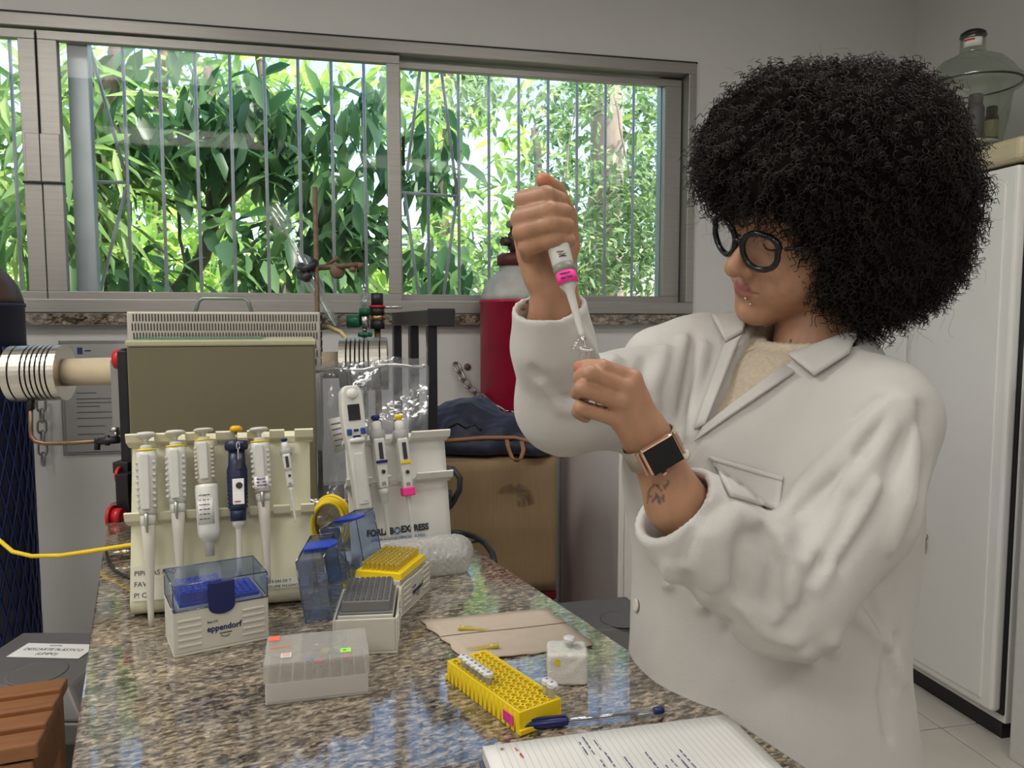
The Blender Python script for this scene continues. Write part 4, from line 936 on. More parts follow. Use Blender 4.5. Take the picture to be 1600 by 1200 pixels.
# ------------------------------------------------------------------ pipettes on the stands
M_pgrey = mat('pipette_grey', (.60, .60, .56), .35, var=.04, scale=40); M_pshaft = mat('pipette_shaft', (.56, .54, .47), .4, var=.03)
M_ylwr = mat('yellow_ring', (.75, .60, .03), .4); M_pnavy = mat('pipette_navy', (.012, .017, .06), .35)
def axis_frame(top, bot, p0, n, lift):
    T = onplane(*top, p0+n*lift, n); Bq = onplane(*bot, p0+n*lift, n); L = np.linalg.norm(T-Bq)
    return mtx(Bq, x=np.cross(T-Bq, n)*-1, z=T-Bq), L      # local +z to the plunger, local -y... front = -y side towards n
def front_M(M, n):
    z = Vector(M.col[2][:3]); y = -Vector(n); y = (y-z*y.dot(z)).normalized(); x = y.cross(z)
    R = Matrix((x, y, z)).transposed().to_4x4(); R.translation = M.translation; return R
def prof_t(L, pts): return [(r/1000, L*(1-t)) for t, r in reversed(pts)]
def classic(top, bot, p0, n, lab, aged=False, note=False, lower=None, grp='pipettes in the cream stand'):
    M, L = axis_frame(top, bot, p0, n, .026); M = front_M(M, n); k = L/.33
    t = thing('pipette', lab, 'pipette', M=M, group=grp)
    MB().lathe(prof_t(L, [(0, 6), (.003, 12), (.012, 14.8), (.022, 14.5), (.030, 9), (.040, 4.5), (.046, 3.4), (.075, 3.2)]), 26).build('plunger_button', M_pgrey, t)
    MB().lathe(prof_t(L, [(.068, 7), (.074, 9), (.088, 8.5), (.10, 6.5)]), 20).build('collar', M_pgrey, t)
    MB().lathe(prof_t(L, [(.088, 9), (.09, 13.8), (.10, 13.8), (.102, 9)]), 24).build('volume_ring', M_ylwr, t)
    bm = mat('pipette_aged', (.55, .52, .44), .45, var=.16, scale=50) if aged else M_pgrey
    MB().lathe(prof_t(L, [(.098, 11), (.102, 14.2), (.14, 15), (.26, 14.3), (.40, 13.2), (.425, 11.5), (.43, 9)]), 28, sy=.92).build('handle', bm, t)
    MB().box((-.0062, -.0165, L*.60), (.0062, -.0125, L*.885)).build('display_strip', M_pgrey, t, bevel=.002)
    rb_ = MB()
    for s in (-1, 1):
        for q in range(8): rb_.box((s*.0118-.0025, -.0105, L*(.61+q*.032)), (s*.0118+.0025, -.006, L*(.61+q*.032)+.004))
    rb_.build('grip_ribs', bm, t, bevel=.001)
    if lower:
        MB().lathe(prof_t(L, [(.43, 8), (.44, 15.5), (.46, 17.2), (.80, 16.2), (.83, 15.5), (.875, 8.5), (.88, 7.2), (.985, 6.8), (.985, 4)]), 28).build('dispenser_barrel', mat('barrel_grey', (.66, .66, .62), .35), t)
        lb_ = MB().sheet([[(.0169*math.sin(a_), -.0169*math.cos(a_), z) for a_ in np.linspace(-.9, .7, 9)] for z in (L*.26, L*.50)], .0004).build('label', M_paper, t)
        for q in range(6): scribble(3, .017, .0012, mtx((-.001, -.0174, L*(.48-q*.036)), x=(1, 0, 0), z=(0, -1, 0)), M_ink, lb_, seed=q, name='print', r=.0004, center=True)
    else:
        MB().lathe(prof_t(L, [(.425, 8), (.43, 11.2), (.475, 10.8), (.48, 9)]), 24).build('ejector_collar', M_pgrey, t)
        MB().lathe(prof_t(L, [(.475, 9), (.48, 10), (.60, 8.6), (.70, 7), (.80, 5.4), (.93, 4.2), (1, 3.2)]), 22).build('shaft', M_pshaft, t)
        MB().tube([(0, -.0135, L*.585), (0, -.0145, L*.565), (0, -.014, L*.53), (.0005, -.012, L*.485)], .003, 8, rs=[.002, .0032, .003, .0014]).build('ejector_hook', M_steel, t)
    if note:
        lb_ = MB().sheet([[(.0158*math.sin(a_), -.0158*math.cos(a_), z) for a_ in np.linspace(-.8, .8, 9)] for z in (L*.585, L*.68)], .0004).build('label', M_paper, t)
        for q in range(3): scribble(2, .016, .002, mtx((.001, -.0162, L*(.662-q*.020)), x=(1, .05, 0), z=(0, -1, 0)), mat('violet_ink', (.12, .08, .3), .6), lb_, seed=q+20, r=.0005, center=True)
        scribble(1, .007, .0012, mtx((-.007, -.0162, L*.598), x=(1, 0, 0), z=(0, -1, 0)), mat('red_ink', (.5, .1, .05), .6), lb_, seed=5, r=.0006, center=True)
    return t
classic((227.6, 675), (236.5, 985), p0L, nL, 'grey pipette leftmost in the cream stand')
classic((273.5, 672), (283, 945), p0L, nL, 'grey pipette second from the left in the cream stand')
classic((317.5, 669), (328.8, 872), p0L, nL, 'aged grey pipette with a thick labelled dispenser barrel', aged=True, lower=True)
classic((404, 667.5), (420, 912), p0L, nL, 'grey pipette with a violet handwritten label around its handle', note=True)
# navy pipette with yellow button
M, L = axis_frame((368.5, 665.5), (375, 900), p0L, nL, .028); M = front_M(M, nL)
t = thing('pipette', 'navy blue pipette with a yellow plunger button in the cream stand', 'pipette', M=M, group='pipettes in the cream stand')
MB().lathe(prof_t(L, [(0, 6), (.01, 9), (.03, 9.5), (.042, 7)]), 22).build('plunger_button', mat('amber_yellow', (.80, .42, .01), .35), t)
MB().lathe(prof_t(L, [(.04, 1.6), (.11, 1.6)]), 10).build('plunger_rod', M_steel, t)
MB().lathe(prof_t(L, [(.10, 10), (.105, 17), (.135, 18), (.16, 17), (.17, 12)]), 26, sy=.8).build('finger_rest', M_pnavy, t)
MB().lathe(prof_t(L, [(.16, 12), (.26, 13), (.30, 15.5), (.42, 15), (.52, 13.5), (.57, 12.5), (.575, 11)]), 26, sy=.85).build('handle', M_pnavy, t)
gb_ = MB()
for q in range(8): gb_.lathe([(.0152-.0001*q, L*(.66-q*.028)), (.0158-.0001*q, L*(.66-q*.028)-.002), (.0152-.0001*q, L*(.66-q*.028)-.004)], 20, cap=False, sy=.85)
gb_.build('grip_ribs', M_pnavy, t)
MB().lathe(prof_t(L, [(.57, 11), (.575, 12), (.635, 11.5), (.64, 9)]), 22).build('nut', M_pnavy, t)
MB().lathe(prof_t(L, [(.635, 9), (.64, 9.5), (.665, 9), (.68, 6), (.70, 4.6), (.90, 4), (1, 3)]), 20).build('shaft', M_offw, t)
MB().box((.001, -.0145, L*.70), (.0085, -.0115, L*.765)).build('display_window', M_ink, t, bevel=.001)
lb_ = MB().box((-.006, -.0145, L*.47), (.011, -.012, L*.64)).build('label', M_paper, t, bevel=.0006)
MB().lathe([(.0035, 0), (.005, 0), (.005, .0005), (.0035, .0005)], 20, mtx((.004, -.0149, L*.595), z=(0, -1, 0))).build('logo_ring', M_ink, lb_)
scribble(1, .013, .0012, mtx((.003, -.0149, L*.49), x=(1, 0, 0), z=(0, -1, 0)), mat('red_ink', (.5, .1, .05), .6), lb_, seed=9, name='print', r=.0006, center=True)
scribble(1, .022, .0016, mtx((.004, -.0150, L*.79), x=(0, 0, -1), z=(0, -1, 0)), M_white, t, seed=12, name='print', r=.0006, center=True)
MB().tube([(.004+.0022*math.cos(a_), -.0150, L*.86+.006*math.sin(a_)) for a_ in np.linspace(0, 6.0, 14)], .0006, 4).build('emblem', M_white, t)
# small grey pipette at the right end
def slim(top, bot, p0, n, lab, buttoncol, ringcol, body, grp, k=1.0, sticker=None, barrel=True, lift=.024):
    M, L = axis_frame(top, bot, p0, n, lift); M = front_M(M, n); t = thing('pipette', lab, 'pipette', M=M, group=grp)
    q = lambda pts: [(r*k/1000, L*(1-tt)) for tt, r in reversed(pts)]
    MB().lathe(q([(0, 7), (.012, 8.5), (.03, 8), (.035, 5.5), (.06, 5.5)]), 20).build('plunger_button', buttoncol, t)
    MB().lathe(q([(.045, 6), (.055, 9), (.11, 10), (.13, 9)]), 22).build('volume_dial', body, t)
    MB().lathe(q([(.115, 9), (.12, 14), (.175, 15), (.21, 13), (.22, 9)]), 26, sy=.75).build('finger_hook', mat('hook_grey', (.36, .36, .35), .4), t)
    h = MB().frustum((-.0088*k, -.010*k), (.0088*k, .010*k), (-.0105*k, -.0125*k), (.0105*k, .010*k), L*.42, L*.815).build('handle', body, t, bevel=.003)
    MB().box((-.003*k, -.0135*k, L*.65), (.0042*k, -.0115*k, L*.78)).build('display_window', M_ink, h)
    MB().box((-.0105*k, -.0135*k, L*.618), (.0105*k, -.0105*k, L*.64)).build('colour_band', ringcol, h)
    MB().lathe([(.002*k, 0), (.0038*k, 0), (.0038*k, .0006), (.002*k, .0006)], 16, mtx((.001, -.0122*k, L*.55), z=(0, -1, 0))).build('logo_ring', M_ink, h)
    MB().box((-.0035*k, -.0113*k, L*.445), (.0035*k, -.0098*k, L*.47)).build('print', mat('grey_print', (.25, .25, .27), .7), h)
    if barrel:
        MB().lathe(q([(.58, 8), (.59, 9.5), (.625, 9.5), (.63, 8), (.685, 8), (.695, 6), (.70, 5.2), (.96, 3.4), (1, 3)]), 20).build('tip_cone', body, t)
    else: MB().lathe(q([(.58, 7), (.62, 7), (.66, 4.5), (.70, 4.2), (.98, 2.6), (1, 2.4)]), 20).build('tip_cone', body, t)
    if sticker: MB().box((-.0115, -.0125, L*.365), (.0115, .009, L*.43)).build('sticker', sticker, t, bevel=.002)
    return t
M_pnew = mat('pipette_lightgrey', (.66, .66, .62), .35, var=.02); M_pink = mat('neon_pink_paper', (.90, .04, .30), .6, var=.02)
slim((443.6, 685), (462, 816), p0L, nL, 'small slim grey pipette rightmost in the cream stand', M_navy, mat('hook_grey', (.36, .36, .35), .4), M_pnew, 'pipettes in the cream stand', .62, barrel=False)
slim((586, 649), (608, 846), p0R, nR, 'light grey pipette with navy button and navy band in the white stand', M_navy, M_navy, M_pnew, 'pipettes in the white stand', 1.0)
slim((622, 648), (647, 848), p0R, nR, 'light grey pipette with yellow button and pink sticker in the white stand', M_yel, M_yel, M_pnew, 'pipettes in the white stand', 1.0, sticker=M_pink, barrel=False)
# electronic pipette
M, L = axis_frame((546, 603), (568, 796), p0R, nR, .036); M = front_M(M, nR)
t = thing('electronic_pipette', 'large white electronic pipette with a small dark screen and blue keys', 'pipette', M=M, group='pipettes in the white stand')
out = [(-.014, 0), (.014, 0), (.0125, L*.25), (.0125, L*.48), (.019, L*.62), (.0205, L*.80), (.019, L*.95), (.012, L), (-.012, L), (-.019, L*.95), (-.0215, L*.80), (-.021, L*.62), (-.0165, L*.48), (-.0155, L*.25)]
b = MB().prism(out, -.017, .012, mtx((0, 0, 0), x=(1, 0, 0), z=(0, -1, 0))@Matrix.Identity(4)).build('body', M_pnew, t, bevel=.004, seg=3)
MB().lathe([(.0095, 0), (.0095, .003), (.008, .005), (0, .0055)], 24, mtx((0, -.012, L*.93), z=(0, -1, 0))).build('thumb_button', M_white, t)
sc_ = MB().box((-.011, -.0135, L*.715), (.011, -.0115, L*.845)).build('screen', mat('screen_glass', (.02, .022, .025), .12), t, bevel=.0008)
for x in (-.0125, .0125): MB().box((x-.0045, -.0155, L*.60), (x+.0045, -.0115, L*.65)).build('key', mat('key_blue', (.02, .06, .28), .4), t, bevel=.0015)
MB().box((-.0045, -.015, L*.625), (.0045, -.0115, L*.645)).build('key', M_navy, t, bevel=.001); MB().box((-.007, -.015, L*.575), (.007, -.0115, L*.595)).build('key', M_navy, t, bevel=.001)
MB().lathe([(.016, 0), (.0175, .004), (.016, .008), (.012, .010)], 26, mtx((0, -.004, L*.535)), sy=.85).build('finger_hook', M_pnew, t)
MB().prism([(-.0085, .01), (.0085, .01), (.0075, L*.45), (-.0075, L*.45)], .017, .0195, mtx((0, .0, 0), x=(1, 0, 0), z=(0, -1, 0))@Matrix.Translation((0, 0, -.0055))).build('front_spine', M_pnew, t, bevel=.001)
text('~', .012, mtx((.003, -.0155, L*.07), x=(1, 0, 0), z=(0, -1, 0)), mat('grey_print', (.25, .25, .27), .7), t)

# ------------------------------------------------------------------ tip boxes
M_boxb = mat('tipbox_grey', (.62, .60, .53), .4, var=.02); M_lidb = clear('blue_clear_lid', (.86, .91, .985), .04, .07, body=.03, bodycol=(.3, .42, .7)); M_liddk = clear('smoke_blue_lid', (.72, .80, .93), .05, .12, body=.025, bodycol=(.12, .22, .5))
M_lidedge = clear('blue_edge', (.10, .16, .34), .1, .2)
def tipbox(loc, rz, label, angle, tray, bh=.062, logo=True, lidm=None):
    w_, d_ = .126, .087; t = thing('tip_box', label, 'tip box', (loc[0], loc[1], BZ), R_(rz), group='pipette tip boxes')
    body = MB(); T = .003
    body.box((0, 0, 0), (w_, d_, .004)); body.box((0, 0, .004), (w_, T, bh)).box((0, d_-T, .004), (w_, d_, bh)).box((0, T, .004), (T, d_-T, bh)).box((w_-T, T, .004), (w_, d_-T, bh))
    bo = body.build('base', M_boxb, t, bevel=.0012)
    for s in (0, 1):
        for k in range(5):
            x0 = .006 if s == 0 else w_-.036
            MB().box((x0, -.0013, .012+k*.0088), (x0+.030, .001, .0155+k*.0088)).build('grip_rib', M_boxb, bo, bevel=.0008)
    if logo:
        text('eppendorf', .0118, mtx((w_*.52, -.0006, bh*.50), x=(1, 0, 0), z=(0, -1, 0)), M_navy, bo, bold=.00025, sx=.92); text('Box 2.0', .0045, mtx((w_*.40, -.0006, bh*.66), x=(1, 0, 0), z=(0, -1, 0)), M_ink, bo)
        MB().tube([(.0042*math.cos(a_)*1.4, 0, .003*math.sin(a_)) for a_ in np.linspace(3.0, 6.0, 9)], .0005, 4).build('logo_arc', M_ink, bo, M=mtx((w_*.53, -.0006, bh*.33)))
        MB().box((w_*.47, -.0006, bh*.355), (w_*.60, 0, bh*.375)).build('logo_line', M_ink, bo)
    # lid: five clear walls and the navy catch; its edges are drawn by the thicker rims
    lm = lidm or M_lidb; hz = bh
    L5 = MB(); hh = .036; c_ = .006
    L5.box((.001, -d_+.001, 0), (w_-.001, -d_+.0025, hh)); L5.box((.001, -.0025, 0), (w_-.001, -.001, hh)); L5.box((.001, -d_+.0025, 0), (.0025, -.0025, hh)); L5.box((w_-.0025, -d_+.0025, 0), (w_-.001, -.0025, hh)); L5.box((.001, -d_+.001, hh), (w_-.001, -.001, hh+.0015))
    Ml_ = Matrix.Translation((0, d_, hz+.0005))@Matrix.Rotation(-R_(angle), 4, 'X')
    lo_ = L5.build('lid', lm, t, M=Ml_)
    e_ = MB(); r_ = .0008
    for a_, b_ in (((.001, -d_, 0), (.001, -d_, hh)), ((w_-.001, -d_, 0), (w_-.001, -d_, hh)), ((.001, -d_, hh), (w_-.001, -d_, hh)), ((.001, 0, hh), (w_-.001, 0, hh)), ((.001, -d_, hh), (.001, 0, hh)), ((w_-.001, -d_, hh), (w_-.001, 0, hh)), ((.001, -d_, 0), (w_-.001, -d_, 0)), ((.001, 0, 0), (.001, 0, hh)), ((w_-.001, 0, 0), (w_-.001, 0, hh)), ((.001, -d_, 0), (.001, 0, 0)), ((w_-.001, -d_, 0), (w_-.001, 0, 0))): e_.cyl(a_, b_, r_, 5)
    e_.build('lid_edge', M_lidedge, lo_)
    ct = [(-.0175, .034), (.0175, .034), (.0175, -.001)]+[(.0175*math.cos(a_), -.001+.011*math.sin(a_)) for a_ in np.linspace(0, -math.pi, 10)[1:-1]]+[(-.0175, -.001)]
    MB().prism(ct, 0, .004, mtx((w_*.5, -d_+.001, 0), x=(1, 0, 0), z=(0, -1, 0))).build('catch', M_navy if angle < 10 else M_blue, lo_, bevel=.0015)
    if tray == 'blue':
        a = MB().box((.008, .008, bh-.012), (w_-.008, d_-.008, bh+.002)).build('insert', M_boxb, t)
        b = MB().box((.010, .010, bh+.002), (w_-.010, d_-.010, bh+.008)).build('tip_tray', M_blue, t, bevel=.001)
        c = MB().box((.012, .012, bh+.008), (w_*.56, d_-.012, bh+.022)); c.build('raised_block', M_blue, b, bevel=.001)
        st = MB()
        for i in range(12):
            for j in range(8):
                x, y = .017+i*(w_-.034)/11, .016+j*(d_-.032)/7; z = bh+.022 if x < w_*.55 else bh+.008
                st.lathe([(.0034, 0), (.0034, .0016), (.0026, .0016), (.0026, .0002)], 8, mtx((x, y, z)))
        st.build('wells', M_blue, b, kind='stuff')
        rr = MB()
        for i in range(16): rr.box((.014+i*.0035, .0108, bh+.009), (.0158+i*.0035, .012, bh+.021))
        rr.build('block_ribs', M_blue, b, kind='stuff')
    if tray == 'grey':
        MB().box((.006, .006, bh-.006), (w_-.006, d_-.006, bh+.003)).build('insert', M_boxb, t, bevel=.001)
        b = MB().box((.008, .007, bh+.003), (w_-.008, d_-.007, bh+.006)).frustum((.012, .010), (w_-.012, d_-.010), (.013, .011), (w_-.013, d_-.011), bh+.006, bh+.020).build('tip_tray', mat('tray_grey', (.17, .17, .165), .5), t, bevel=.001)
        st = MB()
        for j in range(8): st.box((.016, .0145+j*.0079, bh+.020), (w_-.016, .0185+j*.0079, bh+.0212))
        st.build('tray_ridges', mat('tray_grey_light', (.23, .23, .225), .5), b)
        st = MB()
        for i in range(12):
            for j in range(8): st.lathe([(.0030, 0), (.0030, .0006), (.0018, .0006), (.0018, .0001)], 8, mtx((.0185+i*.0081, .0165+j*.0079, bh+.0212)))
        st.build('wells', mat('tray_dark', (.09, .09, .09), .6), b, kind='stuff')
    if tray == 'yellow':
        MB().box((.006, .006, bh-.006), (w_-.006, d_-.006, bh+.006)).build('insert', M_boxb, t, bevel=.001)
        b = MB().frustum((.008, .004), (w_-.008, d_-.004), (.010, .006), (w_-.010, d_-.006), bh+.006, bh+.016).build('tip_tray', M_yel, t, bevel=.001)
        M_tip = clear('yellow_tip', (.93, .86, .45), .1, .10, body=.45, bodycol=(.80, .68, .12)); st = MB()
        for i in range(12):
            for j in range(8): st.lathe([(.0026, 0), (.0030, .010), (.0030, .0125), (.0022, .0125)], 7, mtx((.0185+i*.0081, .0165+j*.0079, bh+.016)), cap=False)
        st.build('tips', M_tip, b, kind='stuff')
    return t
tipbox((-.237, 1.075), 19, 'grey tip box with closed clear blue lid in front of the cream stand', 0, 'blue')
tipbox((.059, 1.029), 84, 'open tip box with grey tray and tilted-back blue lid behind the translucent box', 97, 'grey', bh=.050, logo=False, lidm=M_liddk)
tipbox((.074, 1.160), 64, 'open tip box with yellow tips and raised blue lid beside the bubble wrap', 100, 'yellow', bh=.048, logo=True, lidm=M_liddk)

# ------------------------------------------------------------------ translucent freezer box with stickers
M_frost = clear('frosted_plastic', (.97, .96, .94), .25, .05, body=.62, bodycol=(.88, .86, .82)); M_frost2 = clear('frosted_lid', (.97, .965, .95), .12, .07, body=.28, bodycol=(.88, .87, .84))
fb_ = thing('storage_box', 'translucent plastic tube box with bright stickers at the front of the bench', 'storage box', (-.103, .915, BZ), R_(2.1))
w_, d_, h1, h2 = .120, .082, .026, .051
b = MB().box((0, 0, 0), (w_, d_, .003)).box((0, 0, .003), (w_, .0025, h1)).box((0, d_-.0025, .003), (w_, d_, h1)).box((0, .0025, .003), (.0025, d_-.0025, h1)).box((w_-.0025, .0025, .003), (w_, d_-.0025, h1)).build('base', M_frost, fb_, bevel=.0015)
for k in range(1, 8): MB().box((w_*k/8-.001, .0025, .004), (w_*k/8+.001, d_-.0025, h1-.006)).build('divider', M_frost, b)
l = MB().box((-.0015, -.0015, h2-.002), (w_+.0015, d_+.0015, h2)).box((-.0015, -.0015, h1+.0005), (w_+.0015, .0005, h2-.002)).box((-.0015, d_-.0005, h1+.0005), (w_+.0015, d_+.0015, h2-.002)).box((-.0015, .0005, h1+.0005), (.0005, d_-.0005, h2-.002)).box((w_-.0005, .0005, h1+.0005), (w_+.0015, d_-.0005, h2-.002)).build('lid', M_frost2, fb_, bevel=.0015)
def onlid(px, py): p = onz(px, py, BZ+h2); q = fb_.matrix_world.inverted(); return (mtx((-.103, .915, BZ), rz=R_(2.1)).inverted()@Vector(p))
def sticker(px, py, sx, sy, m_, nm='sticker', rz=0):
    p = onlid(px, py); return MB().box((-sx/2, -sy/2, 0), (sx/2, sy/2, .0004)).build(nm, m_, l, M=mtx((p.x, p.y, h2+.0001), rz=rz))
s1_ = sticker(429, 998, .013, .014, mat('orange_sticker', (.90, .16, .08), .6)); s2_ = sticker(540, 1016, .013, .012, mat('green_sticker', (.38, .85, .12), .6)); s3_ = sticker(447, 1024, .012, .012, M_paper)
sticker(438, 1012, .026, .0016, mat('orange_sticker', (.90, .16, .08), .6), 'orange_stripe', .12)
scribble(1, .006, .002, mtx((0, 0, .0005)), mat('dark_green_ink', (.08, .25, .04), .6), s2_, seed=4, r=.0004, center=True)
for q in range(3): MB().box((-.005, -.004+q*.0035, .0005), (.005, -.003+q*.0035, .0007)).build('print', mat('red_ink', (.5, .1, .05), .6), s3_)
MB().tube([(w_*.62+.021*math.cos(a_), d_*.62+.013*math.sin(a_), h2+.0002) for a_ in np.linspace(0, 6.1, 24)], .0007, 4).build('moulded_ring', M_frost2, l)
def microtube(loc, M=None, cap=(.8, .8, .78), lab='', grp=None, open_=False, s=1.0, body=None):
    t = thing('microtube', lab, 'microtube', loc if M is None else (0, 0, 0), group=grp, M=M); k = s
    MB().lathe([(0, -.020*k), (.0016*k, -.0195*k), (.0036*k, -.008*k), (.0039*k, .009*k), (.0039*k, .0105*k)], 14, cap=False).build('tube', body or clear('tube_plastic', (.90, .91, .90), .12, .12, body=.38, bodycol=(.75, .75, .72)), t)
    MB().lathe([(.0039*k, .0095*k), (.0055*k, .0095*k), (.0055*k, .0115*k), (.0039*k, .0115*k)], 14, cap=False).build('rim', mat('tube_rim', (.7, .7, .68), .35), t)
    cm = mat('cap_%02d%02d%02d' % tuple(int(c*99) for c in cap), cap, .4)
    if not open_:
        c = MB().lathe([(.0045*k, .0115*k), (.0058*k, .0118*k), (.0058*k, .0142*k), (.0048*k, .0148*k), (0, .0148*k)], 14).build('cap', cm, t)
        MB().box((-.0026*k, -.0075*k, .012*k), (.0026*k, -.005*k, .0138*k)).build('cap_tab', cm, t)
    return t
for k, (x, y, c, s) in enumerate(((.062, .02, (.65, .08, .20), 'pink'), (.095, .028, (.75, .12, .25), 'bright pink'), (.070, .05, (.70, .62, .10), 'yellow'), (.050, .03, (.15, .22, .5), 'blue'), (.085, .055, (.35, .55, .15), 'green'))):
    p = mtx((-.103, .915, BZ), rz=R_(2.1))@Vector((x, y, .026)); microtube(p, cap=c, lab=s+'-capped microtube inside the translucent storage box', grp='microtubes in the storage box')

# ------------------------------------------------------------------ yellow tube rack
RA = R_(-67.5); RM = mtx((.115, .936, BZ), rz=RA); RL, RW, RH = .159, .0585, .026
rk = thing('tube_rack', 'bright yellow 80-hole microtube rack beside the notebook', 'tube rack', (.115, .936, BZ), RA)
mb = MB(); nx, ny = 16, 5; mx_, my_ = .0035, .0035; px_, py_ = (RL-2*mx_)/nx, (RW-2*my_)/ny; hr = .0040
for i in range(nx):
    for j in range(ny):
        cx_, cy_ = mx_+(i+.5)*px_, my_+(j+.5)*py_; v = []; f = []; K = 16
        for k in range(K):
            a_ = 2*math.pi*k/K+math.pi/K; c_, s_ = math.cos(a_), math.sin(a_); q = 1/max(abs(c_), abs(s_))
            v.append((cx_+c_*q*px_/2, cy_+s_*q*py_/2, RH)); v.append((cx_+c_*hr, cy_+s_*hr, RH)); v.append((cx_+c_*hr, cy_+s_*hr, RH-.018))
        for k in range(K):
            n_ = (k+1) % K; f.append((3*k, 3*n_, 3*n_+1, 3*k+1)); f.append((3*k+1, 3*n_+1, 3*n_+2, 3*k+2))
        f.append(tuple(3*k+2 for k in range(K))); mb.add(v, f)
mb.build('hole_plate', M_yel, rk)
mb = MB().box((0, 0, 0), (RL, my_, RH)).box((0, RW-my_, 0), (RL, RW, RH)).box((0, my_, 0), (mx_, RW-my_, RH)).box((RL-mx_, my_, 0), (RL, RW-my_, RH)).box((mx_, my_, 0), (RL-mx_, RW-my_, .004))
mb.build('frame', M_yel, rk, bevel=.0008)
flu = None
for i in range(nx):
    for y in (.0022, RW-.0022):
        Mf = mtx((mx_+(i+.5)*px_, y, 0))
        if flu is None: flu = MB().lathe([(.0036, .001), (.0036, RH-.003), (.0026, RH-.002)], 12, sy=.74).build('flute', M_yel, rk, M=Mf)
        else: share(flu, 'flute', rk, Mf)
for x0, x1 in ((RL, RL+.004), (-.004, 0)): MB().box((x0, -.001, .001), (x1, RW+.003, .007)).build('end_lip', M_yel, rk, bevel=.0008)
lb_ = MB().box((RL-.030, -.0016, .006), (RL-.011, -.0010, .018)).build('label', M_pink, rk)
for k in range(3): scribble(3, .015, .0009, mtx((RL-.0205, -.0019, .0155-k*.0035), x=(1, 0, 0), z=(0, -1, 0)), mat('violet_ink', (.12, .08, .3), .6), lb_, seed=k+40, r=.0002, center=True)
def rackpos(i, j): return RM@Vector((mx_+(i+.5)*px_, my_+(j+.5)*py_, RH))
for k, i in enumerate(range(2, 9)):
    t = microtube(rackpos(i, 0)+Vector((0, 0, .0)), cap=(.74, .74, .74), lab='%s capped clear microtube in the left row of the yellow rack' % ['farthest', 'second farthest', 'third farthest', 'middle', 'third nearest', 'second nearest', 'nearest'][k], grp='microtubes in the yellow rack')
    t.rotation_euler[2] = RA; c = [o for o in t.children if o.name.startswith('cap') and 'tab' not in o.name][0]
    scribble(1, .004, .001, mtx((0, 0, .0150), rz=1.2), M_navy, c, seed=k+50, r=.0004, center=True)
for k, (i, j) in enumerate(((14, 4), (15, 4))):
    t = microtube(rackpos(i, j)+Vector((0, 0, .001)), cap=(.70, .71, .72), lab=['clear microtube at the near right corner of the yellow rack, farther one', 'clear microtube at the near right corner of the yellow rack, nearest one'][k], grp='microtubes in the yellow rack', s=1.12)
    t.rotation_euler = (0, R_(6), RA+1.5); c = [o for o in t.children if o.name.startswith('cap') and 'tab' not in o.name][0]
    scribble(1, .004, .001, mtx((0, 0, .0168)), mat('blue_ink', (.02, .08, .4), .5), c, seed=k+60, r=.0004, center=True)

# ------------------------------------------------------------------ foam block with tube, cardboard, loose tips
fA, fB, fC = onz(853, 1072), onz(922, 1075), onz(924, 1050)
fa_ = math.atan2(fB[1]-fA[1], fB[0]-fA[0])+R_(4); fw = np.linalg.norm(fB-fA)-.004; fm_ = mtx((fA[0]+.002, fA[1], BZ), rz=fa_)
fo = thing('foam_block', 'small white foam block holding a tube behind the yellow rack', 'foam block', (fA[0]+.002, fA[1], BZ), fa_)
M_foam = mat('white_foam', (.78, .77, .73), .6, var=.05, scale=150, bump=.8, bscale=500, sub=.3)
def f_foam(P): return s_box(P, (fw/2, .022, .0205), (fw/2, .022, .0205), None, .004)+.0008*wob(P, 300)+.0012*wob(P, 90)
V, F = solid(f_foam, (-.01, -.01, -.004), (fw+.01, .055, .05), .0016); npobj('foam', V, F, M_foam, fo)
mb = MB().box((fw*.18, -.0006, .026), (fw*.30, .002, .034)).build('yellow_print', mat('yellow_black_print', (.75, .6, .02), .6), fo)
microtube(fm_@Vector((fw*.55, .022, .036)), cap=(.8, .8, .78), lab='white-capped microtube standing in the foam block', s=1.25)
sh = [onz(657, 972), onz(855, 953), onz(930, 1010), onz(733, 1037)]
rows = []; rg_ = np.random.RandomState(4)
for i in range(11):
    v = i/10; row = []
    for j in range(13):
        u = j/12; p = (sh[0]*(1-u)+sh[1]*u)*(1-v)+(sh[3]*(1-u)+sh[2]*u)*v
        p = p.copy(); p[2] = BZ+.0028+.004*max(0, 1-abs(v-.45)*9)*.5+.001*math.sin(u*7)*v
        if j in (0, 12): p[0] += .003*math.sin(i*2.3)+rg_.randn()*.001
        if i == 10: p[1] += rg_.randn()*.0012
        row.append(p)
    rows.append(row)
cs = thing('cardboard_sheet', 'creased sheet of grey-brown cardboard lying behind the yellow rack', 'cardboard', sh[3]); M_gcard = mat('grey_cardboard', (.50, .42, .34), .85, var=.05, scale=60)
MB().sheet(rows, -.0018).build('sheet', M_gcard, cs, M=Matrix.Translation(-Vector(sh[3])))
fold = [rows[5][j]*.55+rows[4][j]*.45+np.array([0, 0, .0009]) for j in range(13)]
MB().tube(fold, .0006, 4).build('crease', mat('crease_brown', (.26, .20, .15), .9), cs, M=Matrix.Translation(-Vector(sh[3])))
M_tipy = clear('yellow_tip_clear', (.95, .90, .45), .08, .12, body=.5, bodycol=(.85, .75, .14))
